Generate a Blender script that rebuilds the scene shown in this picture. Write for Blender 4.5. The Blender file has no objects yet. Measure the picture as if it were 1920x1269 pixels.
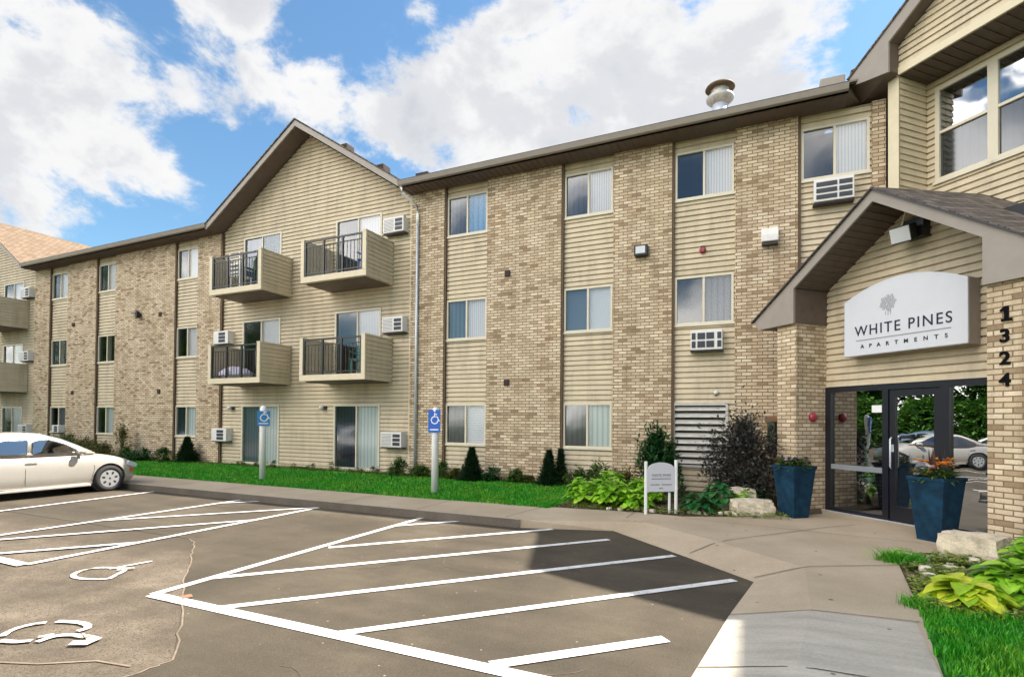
import bpy, bmesh, math, random
from mathutils import Vector, Matrix, noise
random.seed(7)
sc = bpy.context.scene
COL = sc.collection
R2 = 2 ** .5
HAZE = None

# ------------------------------------------------------------------ materials
def mat(name):
    m = bpy.data.materials.new(name); m.use_nodes = True
    nt = m.node_tree; b = nt.nodes['Principled BSDF']
    return m, nt, b
def N(nt, typ, **kw):
    n = nt.nodes.new(typ)
    for k, v in kw.items():
        if k in n.inputs: n.inputs[k].default_value = v
        else: setattr(n, k, v)
    return n
def ramp(nt, stops, interp='LINEAR'):
    r = nt.nodes.new('ShaderNodeValToRGB'); cr = r.color_ramp; cr.interpolation = interp
    while len(cr.elements) < len(stops): cr.elements.new(.5)
    for e, (p, c) in zip(cr.elements, stops):
        e.position = p; e.color = (c[0], c[1], c[2], 1) if isinstance(c, tuple) else (c, c, c, 1)
    return r
def mixc(nt, fac, a, b, mode='MIX'):
    n = nt.nodes.new('ShaderNodeMix'); n.data_type = 'RGBA'; n.blend_type = mode
    for sock, v in ((n.inputs[0], fac), (n.inputs[6], a), (n.inputs[7], b)):
        if isinstance(v, (int, float)): sock.default_value = v
        elif isinstance(v, tuple): sock.default_value = (v[0], v[1], v[2], 1)
        else: nt.links.new(v, sock)
    return n.outputs[2]
def bump(nt, b, h, strength=.3, dist=.01):
    bn = N(nt, 'ShaderNodeBump', Strength=strength, Distance=dist)
    nt.links.new(h, bn.inputs['Height']); nt.links.new(bn.outputs[0], b.inputs['Normal'])
def coords(nt, kind='Object', scale=None):
    t = nt.nodes.new('ShaderNodeTexCoord'); o = t.outputs[kind]
    if scale is not None:
        mp = nt.nodes.new('ShaderNodeMapping'); mp.inputs['Scale'].default_value = scale
        nt.links.new(o, mp.inputs[0]); o = mp.outputs[0]
    return o
def noise_tex(nt, vec, scale, detail=4, rough=.6):
    n = N(nt, 'ShaderNodeTexNoise', Scale=scale, Detail=detail, Roughness=rough)
    nt.links.new(vec, n.inputs['Vector']); return n.outputs['Fac']

def simple(name, col, rough=.6, var=.12, vs=6., metal=0., bumpy=0., spec=.5, fine=0.):
    m, nt, b = mat(name)
    b.inputs['Roughness'].default_value = rough; b.inputs['Metallic'].default_value = metal
    b.inputs['Specular IOR Level'].default_value = spec
    v = coords(nt, 'Object')
    f = noise_tex(nt, v, vs, 5)
    r = ramp(nt, ((.3, tuple(c * (1 - var) for c in col)), (.7, tuple(min(1, c * (1 + var)) for c in col))))
    nt.links.new(f, r.inputs[0]); out = r.outputs[0]
    if fine:
        g = noise_tex(nt, v, 90, 3); rr = ramp(nt, ((.3, 1 - fine), (.7, 1 + fine)))
        nt.links.new(g, rr.inputs[0]); out = mixc(nt, 1., out, rr.outputs[0], 'MULTIPLY')
    nt.links.new(out, b.inputs['Base Color'])
    if bumpy: bump(nt, b, noise_tex(nt, v, 40, 4), bumpy)
    return m

def brick_mat():
    m, nt, b = mat('tan_brick')
    uv = coords(nt, 'UV')
    br = N(nt, 'ShaderNodeTexBrick', Scale=1.0)
    br.offset = .5; br.squash = 1
    br.inputs['Color1'].default_value = (0, 0, 0, 1); br.inputs['Color2'].default_value = (1, 1, 1, 1)
    br.inputs['Mortar'].default_value = (.5, .5, .5, 1)
    br.inputs['Mortar Size'].default_value = .0085; br.inputs['Mortar Smooth'].default_value = .15
    br.inputs['Brick Width'].default_value = .20; br.inputs['Row Height'].default_value = .070
    nt.links.new(uv, br.inputs['Vector'])
    cr = ramp(nt, ((0, (.30, .21, .13)), (.08, (.42, .31, .20)), (.20, (.53, .415, .285)), (.55, (.62, .50, .35)), (.85, (.69, .575, .42)), (1, (.76, .65, .49))))
    nt.links.new(br.outputs['Color'], cr.inputs[0])
    big = noise_tex(nt, uv, .9, 6, .7); r2 = ramp(nt, ((.30, (.84, .80, .76)), (.5, (1.0, 1.0, 1.0)), (.70, (1.12, 1.08, 1.06))))
    nt.links.new(big, r2.inputs[0])
    c = mixc(nt, 1., cr.outputs[0], r2.outputs[0], 'MULTIPLY')
    fn = noise_tex(nt, uv, 60, 3); r3 = ramp(nt, ((.3, .82), (.7, 1.16))); nt.links.new(fn, r3.inputs[0])
    c = mixc(nt, 1., c, r3.outputs[0], 'MULTIPLY')
    stv = coords(nt, 'UV', (2.6, .22, 1)); sn = noise_tex(nt, stv, 1.6, 5, .65); sr = ramp(nt, ((.34, (.80, .76, .72)), (.50, (1, 1, 1)), (.72, (1.08, 1.07, 1.05)))); nt.links.new(sn, sr.inputs[0]); c = mixc(nt, 1., c, sr.outputs[0], 'MULTIPLY')
    c = mixc(nt, br.outputs['Fac'], c, (.225, .16, .095))
    nt.links.new(c, b.inputs['Base Color']); b.inputs['Roughness'].default_value = .9
    inv = N(nt, 'ShaderNodeMath', operation='SUBTRACT'); inv.inputs[0].default_value = 1
    nt.links.new(br.outputs['Fac'], inv.inputs[1])
    ad = N(nt, 'ShaderNodeMath', operation='MULTIPLY_ADD'); nt.links.new(br.outputs['Color'], ad.inputs[0])
    ad.inputs[1].default_value = .35; nt.links.new(inv.outputs[0], ad.inputs[2])
    bump(nt, b, ad.outputs[0], .8, .012)
    return m

def siding_mat(name, col):
    m, nt, b = mat(name)
    uv = coords(nt, 'UV', (1, 8, 1))
    f = noise_tex(nt, uv, 1.6, 4)
    r = ramp(nt, ((.3, tuple(c * .90 for c in col)), (.7, tuple(c * 1.07 for c in col))))
    nt.links.new(f, r.inputs[0])
    sp = coords(nt, 'Object', (3, 3, .6)); g = noise_tex(nt, sp, 1.2, 4)
    rr = ramp(nt, ((.32, .80), (.5, .98), (.7, 1.05))); nt.links.new(g, rr.inputs[0])
    c = mixc(nt, 1., r.outputs[0], rr.outputs[0], 'MULTIPLY')
    bt = N(nt, 'ShaderNodeTexBrick', Scale=1.0); bt.inputs['Color1'].default_value = (.93, .93, .93, 1); bt.inputs['Color2'].default_value = (1.04, 1.04, 1.04, 1); bt.inputs['Mortar'].default_value = (.55, .5, .42, 1)
    bt.inputs['Mortar Size'].default_value = .0022; bt.inputs['Brick Width'].default_value = 3.05; bt.inputs['Row Height'].default_value = .236; bt.offset = .37
    bm_ = N(nt, 'ShaderNodeMapping'); bm_.inputs['Location'].default_value = (.7, .02, 0); nt.links.new(coords(nt, 'UV'), bm_.inputs[0]); nt.links.new(bm_.outputs[0], bt.inputs['Vector'])
    c = mixc(nt, .6, c, bt.outputs['Color'], 'MULTIPLY')
    nt.links.new(c, b.inputs['Base Color']); b.inputs['Roughness'].default_value = .55
    b.inputs['Specular IOR Level'].default_value = .35
    return m

def shingle_mat(name, c1, c2):
    m, nt, b = mat(name)
    uv = coords(nt, 'UV')
    br = N(nt, 'ShaderNodeTexBrick', Scale=1.0)
    br.inputs['Color1'].default_value = (0, 0, 0, 1); br.inputs['Color2'].default_value = (1, 1, 1, 1)
    br.inputs['Mortar Size'].default_value = .008; br.inputs['Brick Width'].default_value = .22; br.inputs['Row Height'].default_value = .13
    nt.links.new(uv, br.inputs['Vector'])
    cr = ramp(nt, ((0, c1), (1, c2))); nt.links.new(br.outputs['Color'], cr.inputs[0])
    fn = noise_tex(nt, uv, 45, 4); r3 = ramp(nt, ((.3, .6), (.7, 1.4))); nt.links.new(fn, r3.inputs[0])
    c = mixc(nt, 1., cr.outputs[0], r3.outputs[0], 'MULTIPLY')
    c = mixc(nt, br.outputs['Fac'], c, tuple(v * .35 for v in c1))
    nt.links.new(c, b.inputs['Base Color']); b.inputs['Roughness'].default_value = .95
    bump(nt, b, br.outputs['Color'], .8, .03)
    return m

def glass_mat(name, tint, refl=.30, rough=.02):
    m, nt, b = mat(name)
    out = nt.nodes['Material Output']
    tr = N(nt, 'ShaderNodeBsdfTransparent'); tr.inputs[0].default_value = (*tint, 1)
    gl = N(nt, 'ShaderNodeBsdfGlossy'); gl.inputs['Roughness'].default_value = rough
    gl.inputs['Color'].default_value = (.92, .95, 1, 1)
    v = coords(nt, 'Object'); f = noise_tex(nt, v, 1.3, 2)
    bn = N(nt, 'ShaderNodeBump', Strength=.12, Distance=.02); nt.links.new(f, bn.inputs['Height'])
    nt.links.new(bn.outputs[0], gl.inputs['Normal'])
    lw = N(nt, 'ShaderNodeLayerWeight', Blend=.35)
    mr = N(nt, 'ShaderNodeMapRange'); mr.inputs['To Min'].default_value = refl; mr.inputs['To Max'].default_value = min(1, refl + .6)
    nt.links.new(lw.outputs['Fresnel'], mr.inputs[0])
    mx = N(nt, 'ShaderNodeMixShader'); nt.links.new(mr.outputs[0], mx.inputs[0])
    nt.links.new(tr.outputs[0], mx.inputs[1]); nt.links.new(gl.outputs[0], mx.inputs[2])
    nt.links.new(mx.outputs[0], out.inputs['Surface'])
    return m

def blind_mat(name, col, axis='X', pitch=.09):
    m, nt, b = mat(name)
    uv = coords(nt, 'UV')
    w = N(nt, 'ShaderNodeTexWave', Scale=1 / pitch / 6.283 * 3.14159, Distortion=.4); w.bands_direction = axis
    nt.links.new(uv, w.inputs['Vector'])
    r = ramp(nt, ((0, tuple(c * .72 for c in col)), (.35, col), (1, tuple(min(1, c * 1.05) for c in col))))
    nt.links.new(w.outputs['Fac'], r.inputs[0]); nt.links.new(r.outputs[0], b.inputs['Base Color'])
    b.inputs['Roughness'].default_value = .8
    return m

def leaf_mat(name, c1, c2, c3, rough=.45, trans=.25):
    m, nt, b = mat(name)
    g = N(nt, 'ShaderNodeNewGeometry')
    r = ramp(nt, ((0, c1), (.5, c2), (1, c3)))
    nt.links.new(g.outputs['Random Per Island'], r.inputs[0])
    v = coords(nt, 'Object'); f = noise_tex(nt, v, 9, 2); rr = ramp(nt, ((.3, .75), (.7, 1.25))); nt.links.new(f, rr.inputs[0])
    c = mixc(nt, 1., r.outputs[0], rr.outputs[0], 'MULTIPLY')
    nt.links.new(c, b.inputs['Base Color']); b.inputs['Roughness'].default_value = rough
    tb = N(nt, 'ShaderNodeBsdfTranslucent'); nt.links.new(c, tb.inputs[0])
    mx = N(nt, 'ShaderNodeMixShader'); mx.inputs[0].default_value = trans
    nt.links.new(b.outputs[0], mx.inputs[1]); nt.links.new(tb.outputs[0], mx.inputs[2])
    nt.links.new(mx.outputs[0], nt.nodes['Material Output'].inputs['Surface'])
    return m

def ground_mat(name, stops, sc1=.5, fine=.25, rough=.9, bumpy=.4, fs=70, specks=None, streak=None):
    m, nt, b = mat(name)
    v = coords(nt, 'Object')
    f = noise_tex(nt, v, sc1, 6, .65)
    r = ramp(nt, stops); nt.links.new(f, r.inputs[0]); c = r.outputs[0]
    if streak:
        v2 = coords(nt, 'Object', streak); g = noise_tex(nt, v2, 1., 5, .6)
        rr = ramp(nt, ((.3, .82), (.5, 1.0), (.72, 1.22))); nt.links.new(g, rr.inputs[0]); c = mixc(nt, 1., c, rr.outputs[0], 'MULTIPLY')
    f2 = noise_tex(nt, v, fs, 3, .7); r2 = ramp(nt, ((.3, 1 - fine), (.7, 1 + fine))); nt.links.new(f2, r2.inputs[0])
    c = mixc(nt, 1., c, r2.outputs[0], 'MULTIPLY')
    if specks:
        vo = N(nt, 'ShaderNodeTexVoronoi', Scale=specks[0]); nt.links.new(v, vo.inputs['Vector'])
        rs = ramp(nt, ((0, 1.), (specks[1], 1.), (specks[1] + .02, 0.)), 'LINEAR'); nt.links.new(vo.outputs['Distance'], rs.inputs[0])
        c = mixc(nt, rs.outputs[0], c, specks[2])
    nt.links.new(c, b.inputs['Base Color']); b.inputs['Roughness'].default_value = rough
    b.inputs['Specular IOR Level'].default_value = .3
    bump(nt, b, f2, bumpy, .01)
    return m

M = {}
M['brick'] = brick_mat()
M['siding'] = siding_mat('tan_lap_siding', (.62, .525, .375))
M['trim'] = simple('cream_trim', (.68, .59, .42), .5, .05)
M['fascia'] = simple('taupe_fascia', (.31, .27, .235), .5, .06)
M['soffit'] = simple('brown_soffit', (.115, .082, .065), .6, .15)
M['brown'] = simple('brown_shade_and_cap', (.10, .06, .03), .7, .2)  # flue cap, and the strips painted dark for shaded brick returns
M['gutteredge'] = simple('dark_drip_edge', (.05, .045, .05), .5, .1)
M['shingle'] = shingle_mat('brown_shingles', (.075, .06, .05), (.22, .18, .15))
M['shingle_tan'] = shingle_mat('tan_shingles', (.17, .115, .072), (.25, .175, .115))
M['frame'] = simple('cream_vinyl_frame', (.66, .60, .47), .4, .04)
M['glass'] = glass_mat('window_glass', (.92, .93, .94), .06, .16)
M['glass_dark'] = glass_mat('screened_glass', (.40, .45, .50), .085, .09)
M['glass_door'] = glass_mat('entrance_glass', (.40, .46, .48), .42, .01)
M['glass_high'] = glass_mat('clear_upper_glass', (.30, .48, .50), .34, .03)
M['glass_low'] = glass_mat('screened_lower_sash', (.22, .30, .30), .09, .12)
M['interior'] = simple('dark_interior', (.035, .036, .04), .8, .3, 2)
M['blind'] = blind_mat('white_vertical_blinds', (.76, .755, .77))
M['blindh'] = blind_mat('horizontal_blinds', (.74, .77, .80), 'Y', .07)
M['curtain'] = blind_mat('sheer_green_curtain', (.60, .68, .65), 'X', .2)
M['curtain_sky_reflection'] = blind_mat('sky_reflection_blue', (.10, .34, .60), 'X', .25)  # blue sheet standing in for open sky reflected in the pane
M['blue_dark'] = blind_mat('deep_blue_curtain', (.02, .12, .20), 'X', .3)
M['curtain_gray'] = blind_mat('grey_curtain', (.13, .15, .18), 'X', .2)
M['iron'] = simple('black_railing_metal', (.018, .018, .02), .35, .1)
M['navy'] = simple('dark_bronze_aluminium', (.012, .013, .02), .3, .1)
M['white'] = simple('white_paint', (.88, .88, .87), .45, .04)
M['whitemetal'] = simple('white_enamel', (.74, .72, .70), .4, .06)
M['black'] = simple('black_plastic', (.012, .012, .014), .4, .1)
M['slot'] = simple('dark_grille_slots', (.03, .035, .05), .5, .2)
M['signface'] = simple('sign_face', (.62, .63, .68), .35, .02)
M['signtext'] = simple('sign_lettering', (.035, .042, .07), .9, .05, spec=.1)
M['signgray'] = simple('sign_logo_grey', (.25, .25, .28), .5, .05)
M['signside'] = simple('sign_cabinet', (.33, .29, .27), .45, .05)
M['blue'] = simple('sign_blue', (.02, .13, .55), .4, .05)
M['bluelight'] = simple('sign_light_blue', (.04, .22, .50), .4, .05)
M['red'] = simple('fire_alarm_red', (.32, .03, .05), .35, .08)
M['louvregrey'] = simple('chalky_louvre_paint', (.50, .48, .44), .6, .12)
M['lamp'] = simple('lamp_lens', (.62, .64, .66), .25, .05)
M['inkblack'] = simple('matt_black', (.006, .006, .007), .9, .1, spec=.08)
M['vent'] = simple('dark_rusty_vent', (.04, .022, .018), .8, .2)
M['galv'] = simple('galvanised_steel', (.60, .65, .72), .4, .1, 12, .3)
M['rust'] = simple('dull_flashing', (.52, .50, .46), .5, .25, 12, .3)
M['pot'] = simple('slate_blue_glaze', (.006, .034, .068), .6, .45, 7, 0, .05, spec=.2)
M['soil'] = simple('dark_soil', (.05, .035, .022), .95, .4, 15, 0, .5)
M['stone'] = simple('limestone', (.62, .53, .40), .9, .28, 7, 0, .9, fine=.2)
M['pebble'] = simple('pale_stones', (.74, .66, .54), .8, .35, 9, 0, .3)
M['conc'] = ground_mat('old_concrete', ((.3, (.37, .295, .205)), (.5, (.43, .345, .245)), (.7, (.49, .40, .295))), .8, .10, .9, .2, 50, (2.2, .035, (.12, .10, .08)))
M['concnew'] = ground_mat('pale_new_concrete', ((.3, (.40, .36, .30)), (.7, (.47, .43, .36))), 1.1, .10, .9, .2, 50, (2.4, .03, (.16, .14, .12)), (1.2, 5, 1))
M['kerb'] = ground_mat('kerb_concrete', ((.3, (.36, .30, .22)), (.7, (.44, .37, .28))), 1.5, .15, .9, .3, 50)
M['asphalt'] = ground_mat('new_asphalt', ((.28, (.044, .036, .025)), (.5, (.068, .055, .038)), (.72, (.108, .088, .062))), .55, .32, .85, .5, 110, (5.0, .035, (.24, .20, .15)), (.35, 2.2, 1))
M['oldasphalt'] = ground_mat('worn_asphalt', ((.3, (.074, .058, .041)), (.5, (.120, .096, .070)), (.7, (.175, .142, .106))), 1.6, .50, .95, .6, 95, (30, .26, (.075, .058, .042)), (1.1, 3.0, 1))
nt_ = M['oldasphalt'].node_tree; b_ = nt_.nodes['Principled BSDF']; src = b_.inputs['Base Color'].links[0].from_socket
tc_ = nt_.nodes.new('ShaderNodeTexCoord'); sx_ = nt_.nodes.new('ShaderNodeSeparateXYZ'); nt_.links.new(tc_.outputs['Object'], sx_.inputs[0])
nz_ = noise_tex(nt_, tc_.outputs['Object'], .9, 5); ma_ = nt_.nodes.new('ShaderNodeMath'); ma_.operation = 'MULTIPLY_ADD'; nt_.links.new(nz_, ma_.inputs[0]); ma_.inputs[1].default_value = 2.2; nt_.links.new(sx_.outputs[1], ma_.inputs[2])
mr_ = nt_.nodes.new('ShaderNodeMapRange'); nt_.links.new(ma_.outputs[0], mr_.inputs[0]); mr_.inputs['From Min'].default_value = -7.6; mr_.inputs['From Max'].default_value = -6.1
mr_.interpolation_type = 'SMOOTHSTEP'; nt_.links.new(mixc(nt_, mr_.outputs[0], src, (.067, .054, .038)), b_.inputs['Base Color'])
M['paint'] = ground_mat('road_paint', ((.28, (.30, .27, .23)), (.38, (.60, .58, .56)), (.7, (.76, .75, .74))), 7, .15, .8, .2, 60, (17, .13, (.30, .26, .22)))
M['wornpaint'] = ground_mat('worn_road_paint', ((.40, (.20, .16, .12)), (.50, (.62, .59, .56)), (.65, (.72, .70, .68))), 9, .25, .85, .2, 60, (26, .2, (.20, .16, .12)))
M['kerbface'] = ground_mat('shade_toned_kerb_face', ((.3, (.10, .085, .068)), (.7, (.16, .135, .11))), 1.5, .3, .9, .3, 50)  # colour darkened to carry the shade on the kerb face
M['joint'] = simple('dark_joint', (.075, .06, .045), .95, .4)
M['seam'] = simple('pale_crack_filler', (.20, .15, .11), .9, .4)
M['lawn'] = ground_mat('lawn_soil', ((.3, (.010, .10, .006)), (.7, (.03, .20, .012))), 1.2, .5, .95, .5, 60)
M['bed'] = ground_mat('mulch', ((.3, (.05, .035, .02)), (.7, (.14, .10, .06))), 2.5, .6, .95, .8, 45)
M['farground'] = ground_mat('far_grass', ((.3, (.03, .07, .02)), (.7, (.06, .11, .03))), .2, .3, .95)
M['grass'] = leaf_mat('grass_blades', (.012, .17, .006), (.03, .32, .010), (.09, .46, .025), .5, .3)
_g = M['grass'].node_tree; _b = _g.nodes['Principled BSDF']; _s = _b.inputs['Base Color'].links[0].from_socket
_f = noise_tex(_g, coords(_g, 'Object'), 1.1, 5, .7); _r = ramp(_g, ((.42, (1, 1, 1)), (.62, (3.2, 1.2, 1.6)))); _g.links.new(_f, _r.inputs[0])
_c = mixc(_g, 1., _s, _r.outputs[0], 'MULTIPLY'); _g.links.new(_c, _b.inputs['Base Color'])
for _n in _g.nodes:
    if _n.type == 'BSDF_TRANSLUCENT': _g.links.new(_c, _n.inputs[0])
M['conifer'] = leaf_mat('dark_conifer', (.008, .026, .010), (.016, .050, .018), (.035, .095, .03), .6, .1)
M['hostalime'] = leaf_mat('lime_hosta', (.16, .40, .02), (.26, .56, .03), (.46, .72, .06), .35, .3)
M['hostayellow'] = leaf_mat('yellow_hosta', (.30, .52, .02), (.55, .66, .04), (.75, .76, .06), .35, .3)
M['hostadark'] = leaf_mat('dark_hosta', (.02, .11, .03), (.035, .17, .045), (.07, .24, .06), .3, .25)
M['fern'] = leaf_mat('deep_green_foliage', (.008, .045, .012), (.018, .085, .02), (.05, .15, .04), .4, .2)
M['purple'] = leaf_mat('dusky_purple_leaves', (.016, .019, .017), (.042, .044, .040), (.19, .18, .16), .4, .15)
M['shrub'] = leaf_mat('mid_green_leaves', (.03, .08, .012), (.07, .14, .025), (.14, .20, .04), .5, .25)
M['olive'] = leaf_mat('olive_leaves', (.06, .08, .015), (.13, .14, .03), (.20, .17, .05), .5, .25)
M['groundcover'] = leaf_mat('low_ground_cover', (.08, .18, .015), (.20, .28, .04), (.42, .42, .14), .5, .25)
M['treeleaf'] = leaf_mat('tree_leaves', (.03, .10, .012), (.06, .17, .02), (.12, .26, .03), .5, .35)
M['bark'] = simple('bark', (.09, .065, .045), .95, .3, 8, 0, .8)
M['petal_orange'] = leaf_mat('orange_petals', (.70, .12, .02), (.85, .38, .03), (.88, .66, .08), .5, .3)
M['petal_white'] = leaf_mat('white_petals', (.60, .60, .62), (.7, .68, .7), (.75, .75, .78), .5, .3)
M['petal_purple'] = leaf_mat('violet_petals', (.06, .02, .14), (.10, .04, .22), (.2, .08, .3), .5, .3)
M['dkleaf'] = leaf_mat('maroon_spikes', (.04, .012, .015), (.07, .02, .02), (.1, .05, .03), .4, .2)
M['carpaint'] = simple('champagne_metallic', (.56, .525, .48), .28, .03, 3, .45)
M['carpaint_b'] = simple('grey_blue_metallic', (.16, .22, .30), .28, .03, 3, .4)
M['carpaint_w'] = simple('white_car_paint', (.75, .75, .75), .25, .02, 3, 0)
M['carpaint_r'] = simple('red_car_paint', (.35, .03, .03), .25, .02, 3, .2)
M['carglass'] = glass_mat('car_glass', (.12, .15, .16), .24, .01)
M['tyre'] = simple('tyre_rubber', (.028, .026, .027), .8, .15)
M['rim'] = simple('alloy_silver', (.62, .62, .64), .3, .05, 5, .6)
M['plastic'] = simple('dark_trim_plastic', (.03, .03, .035), .5, .1)
M['taillight'] = simple('amber_lens', (.6, .12, .03), .2, .05)
M['headlight'] = simple('headlight_lens', (.6, .63, .68), .12, .05)
M['cushion'] = simple('lilac_white_cushion', (.58, .56, .68), .9, .08, 4)
M['teal'] = simple('teal_plastic', (.02, .20, .19), .4, .1)
M['railgrey'] = simple('dull_rail', (.22, .24, .26), .4, .1)
M['wood'] = simple('weathered_door_wood', (.25, .12, .05), .7, .2)
M['paper'] = simple('white_paper', (.8, .8, .8), .8, .02)
M['tile'] = simple('lobby_floor', (.16, .16, .17), .35, .2, 3)

# ------------------------------------------------------------------ mesh builder
class MB:
    def __init__(s): s.v = []; s.f = []
    def poly(s, pts):
        i = len(s.v); s.v += [tuple(p) for p in pts]; s.f.append(tuple(range(i, i + len(pts)))); return s
    def box(s, x0, x1, y0, y1, z0, z1):
        i = len(s.v)
        s.v += [(x0, y0, z0), (x1, y0, z0), (x1, y1, z0), (x0, y1, z0), (x0, y0, z1), (x1, y0, z1), (x1, y1, z1), (x0, y1, z1)]
        s.f += [tuple(i + k for k in q) for q in ((0, 3, 2, 1), (4, 5, 6, 7), (0, 1, 5, 4), (1, 2, 6, 5), (2, 3, 7, 6), (3, 0, 4, 7))]
        return s
    def prism(s, pts, a, b, axis='y'):
        """pts (u, z) outline swept between a and b along y (or (x, y) outline along z)"""
        n = len(pts); i = len(s.v)
        f = (lambda p, t: (p[0], t, p[1])) if axis == 'y' else ((lambda p, t: (p[0], p[1], t)) if axis == 'z' else (lambda p, t: (t, p[0], p[1])))
        s.v += [f(p, a) for p in pts] + [f(p, b) for p in pts]
        s.f.append(tuple(range(i, i + n))); s.f.append(tuple(range(i + 2 * n - 1, i + n - 1, -1)))
        for k in range(n):
            s.f.append((i + k, i + n + k, i + n + (k + 1) % n, i + (k + 1) % n))
        return s
    def tube(s, pts, r, n=8, cap=True):
        rs = r if isinstance(r, (list, tuple)) else [r] * len(pts)
        i = len(s.v); P = [Vector(p) for p in pts]
        for k, p in enumerate(P):
            d = (P[min(k + 1, len(P) - 1)] - P[max(k - 1, 0)]).normalized()
            a = d.orthogonal().normalized() if abs(d.z) < .99 else Vector((1, 0, 0)); c = d.cross(a).normalized(); a = c.cross(d)
            for j in range(n):
                t = 2 * math.pi * j / n; s.v.append(tuple(p + (a * math.cos(t) + c * math.sin(t)) * rs[k]))
        for k in range(len(P) - 1):
            for j in range(n):
                s.f.append((i + k * n + j, i + k * n + (j + 1) % n, i + (k + 1) * n + (j + 1) % n, i + (k + 1) * n + j))
        if cap:
            s.f.append(tuple(i + j for j in reversed(range(n)))); s.f.append(tuple(i + (len(P) - 1) * n + j for j in range(n)))
        return s
    def lathe(s, prof, n=20, c=(0, 0, 0)):
        i = len(s.v)
        for r, z in prof:
            for j in range(n):
                t = 2 * math.pi * j / n; s.v.append((c[0] + r * math.cos(t), c[1] + r * math.sin(t), c[2] + z))
        for k in range(len(prof) - 1):
            for j in range(n): s.f.append((i + k * n + j, i + k * n + (j + 1) % n, i + (k + 1) * n + (j + 1) % n, i + (k + 1) * n + j))
        s.f.append(tuple(i + j for j in reversed(range(n)))); s.f.append(tuple(i + (len(prof) - 1) * n + j for j in range(n)))
        return s
    def build(s, name, m, parent=None, smooth=False, uv=True, bevel=0, fix=True):
        me = bpy.data.meshes.new(name); me.from_pydata(s.v, [], s.f); me.update()
        if fix and len(s.f) < 20000:
            bm = bmesh.new(); bm.from_mesh(me); bmesh.ops.recalc_face_normals(bm, faces=bm.faces); bm.to_mesh(me); bm.free()
        if uv and len(s.f) < 60000:
            ul = me.uv_layers.new(name='UVMap').data
            for p in me.polygons:
                n = p.normal; ax = abs(n.x); ay = abs(n.y); az = abs(n.z)
                for li in p.loop_indices:
                    c = me.vertices[me.loops[li].vertex_index].co
                    if az > .75 * max(ax, ay) * 1.4: ul[li].uv = (c.x, c.y) if ay >= ax or az > .99 else (c.y, c.x)
                    elif ax > ay: ul[li].uv = (c.y, c.z)
                    else: ul[li].uv = (c.x, c.z)
        if smooth: me.polygons.foreach_set('use_smooth', [True] * len(me.polygons))
        me.materials.append(M[m] if isinstance(m, str) else m)
        o = bpy.data.objects.new(name, me); COL.objects.link(o)
        if parent: o.parent = parent
        if bevel:
            md = o.modifiers.new('bevel', 'BEVEL'); md.width = bevel; md.segments = 2; md.limit_method = 'ANGLE'
        return o
def tag(o, label=None, cat=None, group=None, kind=None):
    if label: o['label'] = label
    if cat: o['category'] = cat
    if group: o['group'] = group
    if kind: o['kind'] = kind
    return o
def empty(name, loc=(0, 0, 0), rz=0., label=None, cat=None, group=None):
    o = bpy.data.objects.new(name, None); COL.objects.link(o); o.location = loc; o.rotation_euler = (0, 0, rz); o.empty_display_size = .1
    return tag(o, label, cat, group)
def copy_tree(o, parent=None):
    c = o.copy(); COL.objects.link(c); c.parent = parent
    for ch in [x for x in sc.objects if x.parent == o]: copy_tree(ch, c)
    return c
def struct(name, mb, m, **kw):
    o = mb.build(name, m, **kw); o['kind'] = 'structure'; return o
def text_obj(name, txt, size, m, parent, loc, rot=(math.pi / 2, 0, 0), extrude=.006, offset=0, spacing=1., xs=1., align='CENTER'):
    cu = bpy.data.curves.new(name, 'FONT'); cu.body = txt; cu.size = size; cu.extrude = extrude; cu.offset = offset
    cu.space_character = spacing; cu.align_x = align; cu.align_y = 'CENTER'
    t = bpy.data.objects.new(name + '_src', cu); COL.objects.link(t)
    dg = bpy.context.evaluated_depsgraph_get(); me = bpy.data.meshes.new_from_object(t.evaluated_get(dg))
    bpy.data.objects.remove(t); bpy.data.curves.remove(cu)
    me.materials.clear(); me.materials.append(M[m]); me.name = name
    o = bpy.data.objects.new(name, me); COL.objects.link(o); o.parent = parent; o.location = loc; o.rotation_euler = rot; o.scale = (xs, 1, 1)
    return o
def strokes(mb, polys, w, f):
    """flat strokes of width w; f maps (u, v) to a 3-D point"""
    for k, pl in enumerate(polys):
        P = [Vector(p) for p in pl]; L = []; Rr = []
        for i, p in enumerate(P):
            d = (P[min(i + 1, len(P) - 1)] - P[max(i - 1, 0)]).normalized(); n = Vector((-d.y, d.x)) * w / 2
            L.append(p + n); Rr.append(p - n)
        for i in range(len(P) - 1):
            mb.poly([f(L[i]), f(Rr[i]), f(Rr[i + 1]), f(L[i + 1])])
    return mb
def W(s, q, z=0.): return ((s - q) / R2, (-s - q) / R2, z)      # wing frame -> world

# ------------------------------------------------------------------ building shells
bld = empty('apartment_building', (0, 0, 0), 0, 'three-storey tan brick and siding apartment building with balconies and gabled entrance', 'building')
wing = -math.pi / 4                       # the entrance wing turns 45 degrees; its local x runs along the wing, local -y faces out

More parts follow.
